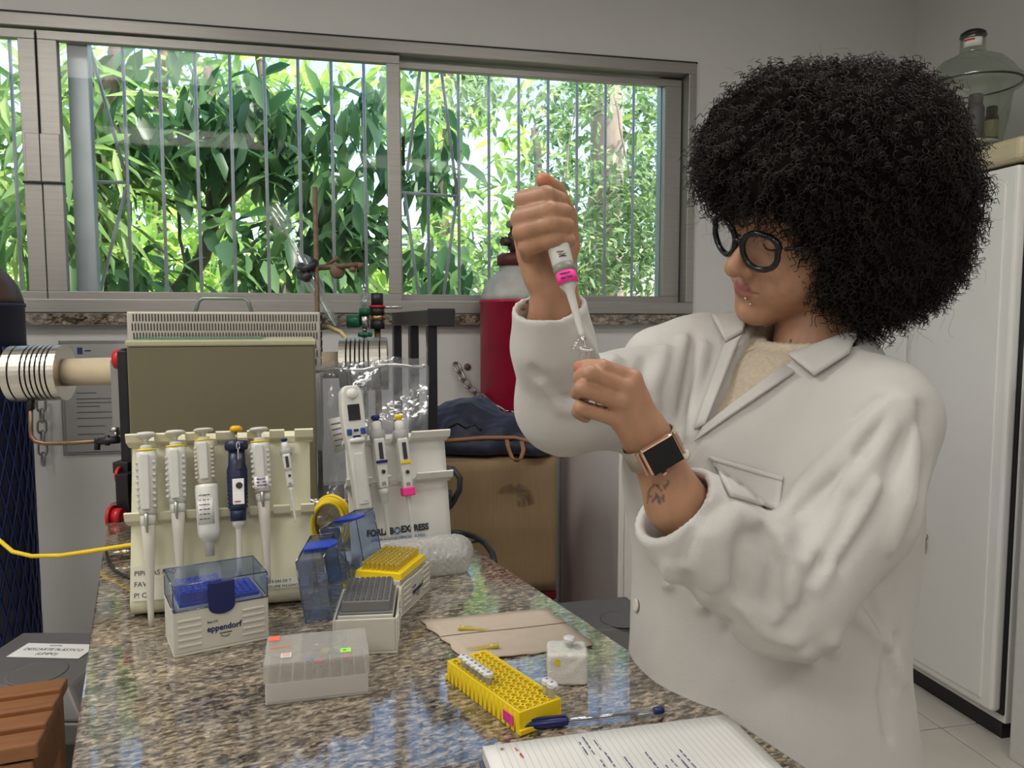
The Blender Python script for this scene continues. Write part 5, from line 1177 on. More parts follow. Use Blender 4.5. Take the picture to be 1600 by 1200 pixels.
def loosetip(a, b, lab):
    z = BZ+.0075; A_, B_ = onz(*a, z), onz(*b, z-.003); A_[2] = z+.0005; B_[2] = z-.0005; L_ = np.linalg.norm(B_-A_)
    t = thing('pipette_tip', lab, 'pipette tip', M=mtx(A_, x=(0, 0, 1), z=B_-A_), group='loose tips on the cardboard')
    MB().lathe([(.0030, 0), (.0033, .001), (.0029, L_*.25), (.0018, L_*.55), (.0004, L_)], 12, cap=False).build('cone', M_tipy, t)
    MB().lathe([(.0033, .0), (.0036, .0005), (.0036, .006), (.0031, .008)], 12, cap=False).build('collar', M_tipy, t)
loosetip((716, 981), (768, 986), 'loose yellow pipette tip on the farther half of the cardboard')
loosetip((779, 1009), (727, 1016), 'loose yellow pipette tip on the nearer half of the cardboard')

# ------------------------------------------------------------------ bubble wrap, bag, cables
M_bub = clear('bubble_wrap', (.90, .90, .88), .12, .12, body=.55, bodycol=(.80, .80, .77), bump=.8, bscale=140)
bA, bB = np.array([.045, 1.352, BZ+.032]), np.array([.185, 1.372, BZ+.032])
def f_bub(P):
    o = s_cap(P, bA, bB, .033)
    o = smin(o, s_box(P, (bA+bB)/2-np.array([0, 0, .012]), (.088, .036, .020), [[.99, -.14, 0], [.14, .99, 0], [0, 0, 1]], .01), .01)
    return smax(o+.0016*np.sin(P[:, 0]*520)*np.sin(P[:, 1]*520)*np.sin(P[:, 2]*520)+.002*wob(P, 70), BZ+.001-P[:, 2], .002)
V, F = solid(f_bub, bA-.06, bB+.06, .0028)
npobj('bubble_wrap', V, F, M_bub, None, label='rolled piece of bubble wrap in front of the white pipette stand', cat='bubble wrap')
M_bag = clear('zip_bag', (.90, .92, .94), .10, .13, body=.16, bodycol=(.62, .64, .68), bump=1.0, bscale=14)
bq = [at(492, 568, 1.63), at(668, 556, 1.66), at(666, 800, 1.63), at(492, 800, 1.60)]
for p in bq[2:]: p[2] = max(p[2], BZ+.003)
rows = []
for i in range(19):
    v = i/18; row = []
    for j in range(15):
        u = j/14; p = (bq[0]*(1-u)+bq[1]*u)*(1-v)+(bq[3]*(1-u)+bq[2]*u)*v
        row.append(p+CF*(.010*math.sin(u*9+v*4)+.006*math.sin(v*17+u*5)+.004*math.sin(u*31+v*8))+np.array([0, 0, .004*math.sin(u*12)*(1-v)]))
    rows.append(row)
zb = thing('zip_bag', 'large clear zip bag standing between the cabinet and the black frame', 'plastic bag', (float(bq[3][0]), float(bq[3][1]), BZ)); OZ = Matrix.Translation(-zb.location)
MB().sheet(rows).build('film', M_bag, zb, M=OZ)
MB().sheet([[p+CF*.03 for p in r] for r in rows[1:]]).build('film', M_bag, zb, M=OZ)
MB().sheet([[r-CF*.001+np.array([0, 0, .004]), r-CF*.001-np.array([0, 0, .004])] for r in rows[1]], .001).build('zip_strip', clear('zip_strip', (.85, .86, .88), .1, .25, body=.4), zb, M=OZ)
lbp = [at(512, 655, 1.59), at(545, 648, 1.59), at(552, 700, 1.59), at(524, 708, 1.59)]
lb_ = MB().sheet([[lbp[0], lbp[1]], [lbp[3], lbp[2]]], .001).build('paper_label', M_paper, zb, M=OZ)
pr_ = MB()
for k in range(5):
    v = .15+k*.16; a_ = lbp[0]*(1-v)+lbp[3]*v; b_ = lbp[1]*(1-v)+lbp[2]*v
    pr_.sheet([[a_*.9+b_*.1-CF*.0015, a_*.3+b_*.7-CF*.0015], [a_*.9+b_*.1-CF*.0015-np.array([0, 0, .003]), a_*.3+b_*.7-CF*.0015-np.array([0, 0, .003])]], .0002)
pr_.build('print', mat('grey_print', (.25, .25, .27), .7), lb_)
M_ycab = mat('yellow_cable', (.80, .58, .02), .4); M_bcab = mat('black_cable', (.015, .015, .016), .45)
mb = MB(); cc = at(512, 790, 1.50); cc[2] = BZ+.055
for k in range(4):
    mb.tube([cc+CR*((.030+.004*k)*math.cos(a_))+np.array([0, 0, 1.0])*((.046+.003*k)*math.sin(a_))+CF*(.012*k+.008*math.sin(a_*2+k)) for a_ in np.linspace(0, 6.283, 30)], .0035, 8, closed=False)
mb.tube([cc+CR*x+np.array([0, 0, z])+CF*.01 for x, z in ((-.03, -.048), (-.01, -.05), (.015, -.046), (.04, -.05))], .0035, 8)
mb.build('cable_coil', M_ycab, None, label='coiled yellow network cable between cabinet and white stand', cat='cable')
f0 = at(513, 786, 1.54); f0[2] = BZ+.05
rows = [[f0+CR*(.045*(j/8-.5)*2)+np.array([0, 0, .05*(i/8-.5)*2])+CF*(.008*math.sin(i*2.1+j)+.006*math.sin(j*3.3)) for j in range(9)] for i in range(9)]
MB().sheet(rows, .002).build('foil_pouch', mat('silver_foil', (.55, .54, .55), .25, .9, bump=.5), None, label='crumpled silver foil pouch behind the yellow cable coil', cat='pouch')
mb = MB().tube([at(-40, 815, 1.62), at(0, 845, 1.58), at(20, 862, 1.55), at(50, 869, 1.52), at(95, 868, 1.49), at(150, 860, 1.46), at(202, 852, 1.42), at(240, 850, 1.38)], .0042, 8); mb.build('yellow_cable', M_ycab, None, label='yellow cable hanging across from the left edge to the bench', cat='cable')
cp = [onz(166, 870), onz(170, 882), onz(180, 895), onz(195, 903), onz(215, 910)]
mb = MB().tube([np.array([p[0], p[1], BZ+.004+(.008 if k == 0 else 0)]) for k, p in enumerate(cp)], .0028, 6)
cx_ = thing('coaxial_cable', 'thin black coaxial cable with metal plug beside the cream stand', 'cable', cp[0]); OC = Matrix.Translation(-Vector(cp[0])); mb.build('cable', M_bcab, cx_, M=OC)
q0, q1 = onz(172, 876), onz(206, 872); q0[2] = q1[2] = BZ+.012; MB().cyl(q0, q1, .006, 12).cyl(q0*.5+q1*.5, q1, .0078, 12).build('plug', mat('nickel', (.45, .40, .30), .3, 1), cx_, M=OC)
pc = thing('power_cable', 'thick black power cable with plug behind the white pipette stand', 'cable', at(690, 770, 1.56)); OP = Matrix.Translation(-pc.location)
MB().tube([at(672, 738, 1.60), at(690, 731, 1.58), at(708, 733, 1.57), at(719, 748, 1.56), at(718, 766, 1.56), at(708, 784, 1.56), at(702, 792, 1.56)], .0062, 8).build('cable', M_bcab, pc, M=OP)
mb = MB().cyl(at(706, 775, 1.56), at(690, 776, 1.56), .014, 8); mb.cyl(at(702, 782, 1.56), at(698, 794, 1.56), .010, 8); mb.cyl(at(692, 776, 1.56), at(672, 776, 1.58), .016, 8); mb.build('plug', M_black, pc, M=OP)
c2 = [onz(660, 843), onz(700, 838), onz(720, 838), onz(742, 846), onz(757, 857), onz(770, 868), onz(782, 890)]
zz = [0, 0, 0, .002, .004, -.005, -.06]
MB().tube([np.array([p[0], p[1], BZ+.008+z]) for p, z in zip(c2, zz)], .0062, 8).build('power_cable', M_bcab, None, label='black power cable running over the right edge of the bench', cat='cable')
c3 = [onz(690, 858), onz(712, 853), onz(735, 850), onz(748, 848)]; MB().tube([np.array([p[0], p[1], BZ+.003]) for p in c3], .0025, 6).build('thin_cable', M_bcab, None, label='thin black cable lying beside the power cable', cat='cable')

# ------------------------------------------------------------------ pen and notebook
pA, pB = onz(813, 1143), onz(1037, 1117); pd = pB-pA; pd /= np.linalg.norm(pd); pA[2] = pB[2] = BZ+.0062
Lp = np.linalg.norm(pB-pA); pn = thing('ballpoint_pen', 'clear ballpoint pen with blue cap lying along the notebook edge', 'pen', M=mtx(pA, x=(0, 0, 1), z=pB-pA))
MB().lathe([(.0042, 0), (.0055, .002), (.0057, .045), (.0048, .052), (.0048, .054)], 14).build('cap', M_navy, pn)
MB().box((.0045, -.0018, .004), (.0075, .0018, .052)).build('cap_clip', M_navy, pn, bevel=.0006)
MB().lathe([(.004, .05), (.004, Lp-.01)], 6).build('barrel', clear('pen_barrel', (.80, .86, .93), .08, .35, body=.15, bodycol=(.7, .75, .85)), pn)
MB().lathe([(.0014, .05), (.0014, Lp-.03)], 8).build('ink_refill', M_navy, pn)
MB().lathe([(.0041, Lp-.012), (.0041, Lp-.002), (.003, Lp)], 10).build('end_plug', M_navy, pn)
nbA, nbB = onz(754, 1166, BZ+.018), onz(1125, 1106, BZ+.018); na = math.atan2(nbB[1]-nbA[1], nbB[0]-nbA[0]); nwid = float(np.linalg.norm(nbB-nbA))
nb = thing('notebook', 'open lined notebook with handwriting at the bottom of the picture', 'notebook', (float(nbA[0]), float(nbA[1]), BZ), na-R_(3))
MB().box((-.004, -.215, 0), (nwid+.002, -.001, .004)).build('back_cover', mat('notebook_cover', (.08, .10, .14), .5), nb, bevel=.001)
MB().box((0, -.21, .004), (nwid, 0, .0165)).build('page_block', mat('page_edges', (.60, .59, .56), .8, stretch=(1, 1, 80), var=.12), nb, bevel=.0006)
pg_rows = [[(nwid*j/16, -.21*i/8, (.0180)+.0009*math.sin(j*.5)*math.sin(i*.5)) for j in range(17)] for i in range(9)]
pg = MB().sheet(pg_rows, -.0004).build('top_page', M_paper, nb)
ln = MB()
for k in range(2, 40):
    x = k*nwid/40
    ln.sheet([[(x, -.21*i/8, .0182+.0009*math.sin(x/nwid*8)*math.sin(i*.5)), (x+.00035, -.21*i/8, .0182+.0009*math.sin(x/nwid*8)*math.sin(i*.5))] for i in range(9)])
ln.build('ruled_lines', mat('ruled_line', (.42, .43, .46), .8), pg, kind='stuff')
def npos(px, py): p = onz(px, py, BZ+.0188); q = mtx((float(nbA[0]), float(nbA[1]), BZ), rz=na-R_(3)).inverted()@Vector(p); return q
M_nk = mat('pen_blue_ink', (.10, .11, .28), .6)
for k, (px, py, n, wd, sz) in enumerate(((910, 1152, 4, .035, .0012), (905, 1160, 3, .028, .0012), (928, 1157, 3, .022, .001), (945, 1176, 4, .030, .0012), (938, 1188, 4, .03, .0012), (1008, 1176, 5, .045, .0012), (975, 1183, 4, .04, .0012), (1062, 1172, 6, .05, .0012), (1058, 1180, 5, .045, .0012), (1048, 1187, 6, .05, .0012), (1068, 1192, 6, .05, .0012), (1040, 1196, 5, .05, .0012))):
    p = npos(px, py); scribble(n, wd, sz, mtx((p.x, p.y, .0192), rz=R_(-88)), M_nk, pg, seed=k, r=.00022)
p = npos(812, 1178); scribble(2, .022, .002, mtx((p.x, p.y, .0194), rz=R_(-80)), mat('red_pencil', (.70, .12, .08), .6), pg, seed=31, r=.0003, center=True)
p = npos(784, 1170); MB().lathe([(.0018, 0), (.0018, .0004)], 12, mtx((p.x, p.y, .0188))).build('punch_mark', mat('grey_print', (.25, .25, .27), .7), pg)
# ------------------------------------------------------------------ person
UP = np.array([0, 0, 1.0]); CFH = np.array([math.sin(YAW), math.cos(YAW), 0.0])
def grouped(groups, k=.008):
    """field of several parts; parts whose bounds lie far from the points are skipped"""
    def f(P):
        c = P.mean(axis=0); rad = np.linalg.norm(P-c, axis=1).max(); o = None
        for (gc, gr, fn) in groups:
            if np.linalg.norm(c-gc)-gr-rad > .07 and len(groups) > 1:
                v = np.linalg.norm(P-gc, axis=1)-gr
                v = np.maximum(v, .03)
            else: v = fn(P)
            o = v if o is None else smin(o, v, k)
        return o
    return f
# --- head pose (forward, left, up)
ha, hb, hc = R_(70.4), R_(16.4), R_(-23.2)
hf = -CR*math.sin(ha)-CFH*math.cos(ha); hl = np.cross(UP, hf)
hf2 = hf*math.cos(hb)-UP*math.sin(hb); hu2 = UP*math.cos(hb)+hf*math.sin(hb)
hl3 = hl*math.cos(hc)+hu2*math.sin(hc); hu3 = hu2*math.cos(hc)-hl*math.sin(hc)
HR = np.array([hf2, hl3, hu3]).T; H0 = at(1257.6, 351.3, 1.027)
def hw(p): return H0+HR@np.asarray(p, float)
def sym(fn, y): return np.minimum(fn(y), fn(-y))
def f_head(P):
    q = (P-H0)@HR; q = q.copy(); y = np.abs(q[:, 1]); Q = np.stack([q[:, 0], y, q[:, 2]], 1)     # mirrored half
    o = s_ell(Q, (-.012, 0, .042), (.100, .077, .098))                                  # cranium
    o = smin(o, s_ell(Q, (.028, 0, -.020), (.070, .066, .085)), .03)                     # face block
    o = smin(o, s_ell(Q, (.040, .0, -.078), (.054, .055, .045)), .02)                    # lower face
    o = smin(o, s_ball(Q, (.050, .036, -.048), .036), .020)                              # cheek
    o = smin(o, s_ball(Q, (.012, .045, -.078), .027), .022)                               # jaw angle
    o = smin(o, s_ell(Q, (.076, 0, -.103), (.024, .028, .021)), .018)                                # chin
    o = smin(o, s_cap(Q, (.082, .012, .030), (.066, .046, .028), .012), .012)            # brow
    o = smax(o, -s_ball(Q, (.104, .031, .008), .0215), .012)                             # eye socket
    o = smin(o, s_ball(Q, (.0745, .0315, .006), .0150), .004)                            # lidded eye
    o = smin(o, s_chain(Q, [(.086, 0, .020), (.101, 0, -.008), (.1135, 0, -.028)], [.0085, .0085, .0115]), .010)   # nose bridge
    o = smin(o, s_ball(Q, (.1135, 0, -.0305), .0125), .006)
    o = smin(o, s_ball(Q, (.1005, .0125, -.0345), .0095), .006)                          # wings
    o = smax(o, -s_ell(Q, (.1075, .0062, -.0425), (.005, .0035, .004)), .003)            # nostril
    o = smin(o, s_ell(Q, (.076, 0, -.066), (.024, .030, .024)), .012)                    # muzzle
    o = smin(o, s_chain(Q, [(.0995, .0, -.0605), (.0975, .010, -.0600), (.0880, .0235, -.0650)], [.0052, .0050, .0026]), .0035)   # upper lip
    o = smin(o, s_chain(Q, [(.0980, .0, -.0715), (.0960, .010, -.0712), (.0875, .0225, -.0668)], [.0062, .0058, .0026]), .0035)   # lower lip
    o = smax(o, -s_chain(Q, [(.1065, 0, -.0655), (.1030, .012, -.0655), (.0915, .0265, -.0652)], [.0019, .0019, .0014]), .002)   # mouth line
    o = smax(o, -s_ball(Q, (.1030, 0, -.0855), .0075), .008)
    return o
# --- skeleton
NB = at(1262, 548, 1.05); shN, shF = at(1368, 650, .945), at(1085, 572, 1.14)
elN, wrN = at(1212, 935, .83), at(1022, 704, .775); fmN = at(1056, 785, .792)
elF, wrF = at(876, 645, .955), at(866, 440, .858)
sv = shN-shF; sv[2] = 0; sv /= np.linalg.norm(sv); fv = np.cross(sv, UP); fv = fv if np.dot(fv, CR) < 0 else -fv
TR = np.array([sv, fv, UP]).T
cCh, cBe, cHi = at(1222, 765, 1.045), at(1192, 970, 1.045), at(1192, 1180, 1.05)
def W3(l): return [at(*p) for p in l]
# left hand (nearer): pinching a tube, fingers folded
LI = W3([(988, 592, .752), (941, 574, .737), (917, 572, .744), (905, 574, .752)])
LM = W3([(979, 606, .745), (921, 583, .728), (906, 590, .742), (911, 592, .760)])
LR_ = W3([(968, 628, .743), (910, 607, .727), (902, 614, .748), (915, 619, .764)])
LP = W3([(960, 653, .750), (908, 637, .738), (903, 644, .754), (915, 652, .770)])
LT = W3([(1005, 668, .788), (962, 618, .800), (930, 590, .792), (910, 577, .768)])
def f_handL(P):
    o = s_chain(P, W3([(1056, 785, .792), (1022, 704, .775), (1008, 680, .770)]), [.031, .0235, .023])
    for a, r0, r1 in ((LI[0], .0180, .0098), (LM[0], .0180, .0096), (LR_[0], .0175, .0090), (LP[0], .0170, .0086)):
        o = smin(o, s_cap(P, at(1012, 686, .772), a, r0, r1), .012)
    o = smin(o, s_cap(P, LT[0], LT[1], .017, .0125), .012); o = smin(o, s_chain(P, LT[1:], [.0125, .0105, .0080]), .006)
    for c, r in ((LI, (.0092, .0080, .0072, .0064)), (LM, (.0090, .0080, .0074, .0066)), (LR_, (.0086, .0078, .0072, .0064)), (LP, (.0082, .0075, .0068, .0060))):
        o = smin(o, s_chain(P, c, r), .0013)
        o = smin(o, s_ball(P, c[1], r[1]*1.05), .0012)
    for c in (LI, LM, LR_): o = smin(o, s_ball(P, c[0]-CF*.003, .0088), .004)
    return o
# right hand (farther): wrapped round the raised pipette
RI = W3([(830, 335, .856), (819, 313, .812), (853, 305, .792), (876, 312, .806)])
RMd = W3([(824, 356, .858), (814, 341, .808), (857, 329, .788), (883, 331, .804)])
RRg = W3([(824, 378, .858), (816, 362, .808), (861, 350, .788), (886, 352, .804)])
RP = W3([(830, 400, .856), (824, 385, .812), (866, 373, .794), (889, 376, .808)])
RT = W3([(866, 425, .870), (884, 385, .872), (884, 338, .862), (868, 298, .842), (849, 281, .822)])
def f_handR(P):
    o = s_chain(P, W3([(868, 520, .885), (866, 452, .860), (856, 425, .858)]), [.034, .0265, .025])
    for a, r1 in ((RI[0], .0135), (RMd[0], .0135), (RRg[0], .013), (RP[0], .0125)): o = smin(o, s_cap(P, at(856, 428, .860), a, .021, r1), .012)
    o = smin(o, s_chain(P, RT, [.019, .0165, .0130, .0108, .0082]), .008)
    for c, r in ((RI, (.0125, .0112, .0098, .0082)), (RMd, (.0125, .0115, .0100, .0084)), (RRg, (.0120, .0112, .0098, .0082)), (RP, (.0115, .0105, .0092, .0078))):
        o = smin(o, s_chain(P, c, r), .0012); o = smin(o, s_ball(P, c[2], r[2]*1.06), .0012)
    return o
def f_arms(P):
    o = s_chain(P, [shN, elN, fmN], [.055, .040, .031]); o = smin(o, s_chain(P, [shF, elF, at(868, 520, .885)], [.055, .042, .034]), .01); return o
nk0, nk1 = hw((-.038, 0, -.050)), NB-fv*.012+np.array([0, 0, -.03])
def f_torso(P):
    o = s_cap(P, nk0, nk1, .049, .056)
    o = smin(o, s_cap(P, shF-UP*.025, shN-UP*.025, .042), .03)
    o = smin(o, s_ell(P, cCh-fv*.012, (.150, .105, .17), TR), .03); o = smin(o, s_ell(P, cBe, (.150, .135, .20), TR), .05); o = smin(o, s_ell(P, cHi, (.155, .135, .15), TR), .05)
    return o
BG = [(hw((.02, 0, 0)), .15, f_head), (at(965, 680, .77), .15, f_handL), (at(858, 400, .84), .14, f_handR), ((shN+elN)/2*.6+(fmN)*.4, .30, f_arms), (cBe*.4+NB*.6, .42, f_torso)]
BG[3] = ((shN+shF+elN+elF)/4, .45, f_arms)
f_body = grouped(BG, .008)
lo_b = np.min([H0-.17, at(808, 300, .76)-.02, at(905, 640, .72)-.03, cHi-.22], axis=0); hi_b = np.max([H0+.17, shN+.10, shF+.10, cHi+.22], axis=0); hi_b[2] = H0[2]+.17
Vb, Fb = solid(f_body, lo_b, hi_b, .0026)
pe = npobj('person', Vb, Fb, None, None, label='person with a big dark afro, glasses and white lab coat holding up a pipette', cat='person')
# skin colours: lips, nails and a forearm tattoo differ from the rest
q = (Vb-H0)@HR; y_ = np.abs(q[:, 1]); Q = np.stack([q[:, 0], y_, q[:, 2]], 1)
lip = np.minimum(s_chain(Q, [(.1005, 0, -.0612), (.0980, .010, -.0606), (.0885, .0235, -.0650)], [.0058, .0052, .0024]), s_chain(Q, [(.0990, 0, -.0715), (.0965, .010, -.0712), (.0880, .0225, -.0668)], [.0064, .0058, .0024]))
lipm = np.clip(1-lip/.0018, 0, 1)[:, None]
base = np.array([.42, .225, .135]); col = np.tile(base, (len(Vb), 1)); col = col*(1-lipm)+np.array([.30, .105, .088])*lipm
def nail(tip, nrm, r=.0055): return np.clip(1.2-np.abs(s_ball(Vb, tip+nrm, r))/.0001*0-np.maximum(s_ball(Vb, tip+nrm, r), 0)/.001, 0, 1)
nm = np.clip(-s_ball(Vb, LI[3]-CF*.0068-CR*.002, .0058)/.0006, 0, 1)[:, None]; col = col*(1-nm)+np.array([.50, .16, .12])*nm
nm = np.clip(-s_ball(Vb, RT[4]+UP*.004, .014)/.004, 0, 1)[:, None]*.6; col = col*(1-nm)+np.array([.62, .22, .11])*nm
for pts in ([(1012, 786), (1014, 768), (1022, 757), (1031, 757)], [(1026, 758), (1033, 766)], [(1036, 754), (1040, 764), (1044, 753)], [(1016, 776), (1019, 778)], [(1020, 785), (1026, 772), (1030, 786), (1036, 774), (1038, 784)]):
    P3 = march_many(f_handL, pts); d = s_chain(Vb, P3, [.0011]*len(P3)); k = np.clip(-d/.0004+.8, 0, 1)[:, None]*.8; col = col*(1-k)+np.array([.05, .045, .05])*k
brow = s_chain(Q, [(.0905, .014, .0285), (.0865, .030, .0345), (.072, .050, .030)], [.0035, .0035, .002]); bm_ = np.clip(-brow/.002+.3, 0, 1)[:, None]*.85; col = col*(1-bm_)+np.array([.03, .02, .015])*bm_
lash = s_chain(Q, [(.0845, .0195, .0035), (.0895, .0315, -.0035), (.0815, .0435, .001)], [.0012, .0016, .0012]); bm_ = np.clip(-lash/.0006+.8, 0, 1)[:, None]*.9; col = col*(1-bm_)+np.array([.025, .018, .015])*bm_
at_ = pe.data.color_attributes.new('Col', 'FLOAT_COLOR', 'POINT'); at_.data.foreach_set('color', np.concatenate([col, np.ones((len(col), 1))], 1).astype(np.float32).ravel())
ms, t, b = nodes('skin'); a_n = t.nodes.new('ShaderNodeVertexColor'); a_n.layer_name = 'Col'
nz = t.nodes.new('ShaderNodeTexNoise'); nz.inputs['Scale'].default_value = 35; nz.inputs['Detail'].default_value = 5
rp = ramp(t, nz.outputs[0], [(.3, (.88, .88, .88)), (.7, (1.1, 1.08, 1.06))]); mx = t.nodes.new('ShaderNodeMix'); mx.data_type = 'RGBA'; mx.blend_type = 'MULTIPLY'; mx.inputs[0].default_value = 1
t.links.new(a_n.outputs[0], mx.inputs[6]); t.links.new(rp, mx.inputs[7]); t.links.new(mx.outputs[2], b.inputs['Base Color'])
b.inputs['Roughness'].default_value = .48; b.inputs['Subsurface Weight'].default_value = .12; b.inputs['Subsurface Radius'].default_value = (.012, .004, .002); b.inputs['Subsurface Scale'].default_value = .5
n2 = t.nodes.new('ShaderNodeTexNoise'); n2.inputs['Scale'].default_value = 420; bp_ = t.nodes.new('ShaderNodeBump'); bp_.inputs['Strength'].default_value = .12; bp_.inputs['Distance'].default_value = .001; t.links.new(n2.outputs[0], bp_.inputs['Height']); t.links.new(bp_.outputs[0], b.inputs['Normal'])
pe.data.materials.append(ms)

# --- lab coat
M_coat = mat('lab_coat_cotton', (.56, .545, .52), .85, var=.025, scale=14, bump=.35, bscale=900, sheen=.1)
cuN, cuF = at(1050, 787, .79), at(858, 476, .868)          # cuff openings
sN = [at(1362, 660, .945), at(1322, 790, .895), at(1222, 925, .83), at(1085, 822, .80), at(1058, 796, .792)]
sF = [at(1085, 600, 1.13), at(985, 625, 1.04), at(884, 632, .955), at(864, 540, .895), at(858, 486, .872)]
def f_sleeves(P):
    n = s_chain(P, sN, [.076, .076, .066, .054, .047], .02); f = s_chain(P, sF, [.075, .066, .060, .046, .040], .02)
    # turned-up cuffs
    n = smin(n, s_cap(P, at(1062, 797, .793), at(1092, 822, .80), .049, .052), .004); f = smin(f, s_cap(P, at(858, 486, .872), at(862, 520, .885), .043, .045), .004)
    dn = (sN[3]-cuN); dn /= np.linalg.norm(dn); df = (sF[3]-cuF); df /= np.linalg.norm(df)
    n = smax(n, -((P-cuN)@dn), .003); f = smax(f, -((P-cuF)@df), .003)
    n = smax(n, -s_cap(P, cuN-dn*.05, cuN+dn*.045, .043, .040), .004); f = smax(f, -s_cap(P, cuF-df*.05, cuF+df*.045, .037, .035), .004)
    return n, f
def f_trunk(P):
    o = s_ell(P, cCh, (.176, .150, .205), TR)
    o = smin(o, s_ell(P, at(1125, 755, .985), (.080, .080, .10), TR), .06); o = smin(o, s_ell(P, at(1055, 735, 1.075), (.072, .075, .10), TR), .06)      # bust
    o = smin(o, s_ell(P, cBe, (.180, .176, .24), TR), .07); o = smin(o, s_ell(P, cHi, (.180, .176, .22), TR), .07)
    hem = cHi-UP*.42; o = smin(o, s_cap(P, cHi, hem, .175, .190), .06); o = smax(o, (hem[2]-.02)-P[:, 2], .01)
    o = smin(o, s_chain(P, [shF, NB-UP*.055-fv*.03, shN], [.064, .070, .070], .04), .035)
    o = smin(o, s_chain(P, [at(1030, 568, 1.12), at(1105, 556, 1.135), at(1185, 545, 1.13)], [.055, .062, .055]), .03)
    o = smin(o, s_cap(P, NB-fv*.06-UP*.045, cCh-fv*.05, .080, .12), .04)
    return o
# folds of the cloth: pixel polylines laid on the unfolded coat, each a soft ridge (+) or groove (-)
def f_coat0(P):
    n, f = f_sleeves(P); o = f_trunk(P); o = smin(o, n, .022); return smin(o, f, .022)
FOLDS = [([(1338, 655), (1368, 628), (1400, 618), (1430, 635), (1450, 668)], .0045, -1), ([(1133, 785), (1092, 812), (1066, 872)], .005, -1), ([(1098, 692), (1072, 735), (1060, 745)], .005, 1), ([(1046, 885), (1032, 1000), (1046, 1090)], .006, 1), ([(1360, 512), (1402, 552), (1418, 610)], .004, -1), ([(1410, 640), (1380, 690), (1330, 760)], .008, 1), ([(1425, 655), (1400, 720), (1370, 800), (1310, 880)], .007, -1), ([(1100, 840), (1095, 880), (1110, 915)], .008, 1), ([(1160, 945), (1195, 985), (1240, 1000)], .008, 1), ([(1280, 880), (1260, 940), (1225, 985)], .008, -1), ([(1418, 632), (1425, 700), (1420, 780), (1390, 850)], .010, 1), ([(1400, 625), (1330, 690), (1250, 770), (1215, 835)], .011, 1), ([(1385, 640), (1330, 730), (1245, 800), (1205, 840)], .007, -1),
         ([(1195, 832), (1215, 880), (1210, 930), (1218, 950)], .010, -1), ([(1190, 822), (1150, 800), (1120, 850), (1130, 900)], .009, 1), ([(1185, 830), (1160, 840), (1150, 890), (1165, 940)], .007, -1), ([(1205, 840), (1235, 880), (1232, 940), (1212, 960)], .009, 1),
         ([(1440, 640), (1450, 720), (1430, 820)], .008, -1), ([(1330, 720), (1300, 810), (1260, 880)], .007, 1), ([(1370, 760), (1320, 850), (1270, 920)], .008, 1),
         ([(1070, 530), (1050, 600), (1040, 680)], .008, 1), ([(1085, 525), (1072, 600), (1062, 690)], .006, -1), ([(1040, 545), (1020, 610), (1025, 660)], .008, 1), ([(1100, 540), (1085, 620), (1080, 680)], .007, 1), ([(1010, 560), (1000, 590), (1005, 620)], .007, -1),
         ([(960, 560), (940, 590), (925, 640)], .008, 1), ([(940, 560), (920, 600), (900, 640)], .006, -1), ([(850, 600), (880, 640), (920, 640)], .007, 1), ([(835, 580), (870, 620), (900, 625)], .006, -1), ([(905, 520), (930, 560), (950, 600)], .007, 1),
         ([(1050, 900), (1020, 960), (1010, 1010)], .007, 1), ([(1075, 900), (1050, 980), (1050, 1060)], .006, -1), ([(1100, 930), (1085, 1000), (1090, 1070)], .007, 1), ([(1135, 970), (1140, 1050), (1150, 1110)], .006, -1),
         ([(1300, 1000), (1310, 1080), (1330, 1150)], .009, 1), ([(1340, 960), (1390, 1010), (1410, 1060)], .009, 1), ([(1355, 940), (1380, 1000), (1395, 1080)], .007, -1), ([(1260, 1020), (1290, 1080), (1280, 1150)], .008, 1), ([(1400, 1000), (1380, 1080), (1390, 1150)], .008, -1)]
def dense(pts):
    out = []
    for a, b in zip(pts[:-1], pts[1:]):
        n = max(1, int(math.hypot(b[0]-a[0], b[1]-a[1])/16))
        out += [(a[0]+(b[0]-a[0])*k/n, a[1]+(b[1]-a[1])*k/n) for k in range(n)]
    return out+[pts[-1]]
FO = []
for pts, r, s in FOLDS:
    q = march_many(f_coat0, dense(pts)); keep = np.concatenate([[True], np.linalg.norm(np.diff(q, axis=0), axis=1) < .05])
    FO.append((q if keep.all() else q[:max(2, int(np.argmin(keep)))], r, s))
FOb = [(np.mean(p, axis=0), max(np.linalg.norm(np.array(p)-np.mean(p, axis=0), axis=1))+.05) for p, r, s in FO]
# neck opening: the V between the lapels, a prism along the chest normal
VP = [(1103, 664), (1128, 600), (1160, 530), (1178, 500), (1225, 480), (1275, 500), (1262, 545), (1226, 572), (1168, 612)]
V3 = march_many(f_coat0, VP); vn = fv*.96+UP*.25; vn /= np.linalg.norm(vn); vx = np.cross(UP, vn); vx /= np.linalg.norm(vx); vy = np.cross(vn, vx); v0 = np.mean(V3, axis=0)
V2 = np.array([[(p-v0)@vx, (p-v0)@vy] for p in V3])
def s_poly(q, V):
    d = np.full(len(q), 1e9); ins = np.zeros(len(q), bool); n = len(V)
    for i in range(n):
        a, b = V[i], V[(i+1) % n]; e = b-a; w_ = q-a; t = np.clip((w_@e)/(e@e), 0, 1); d = np.minimum(d, np.linalg.norm(w_-t[:, None]*e, axis=1))
        c = ((a[1] > q[:, 1]) != (b[1] > q[:, 1])); den = (b[1]-a[1]) if abs(b[1]-a[1]) > 1e-12 else 1e-12
        ins ^= c & (q[:, 0] < (b[0]-a[0])*(q[:, 1]-a[1])/den+a[0])
    return np.where(ins, -d, d)
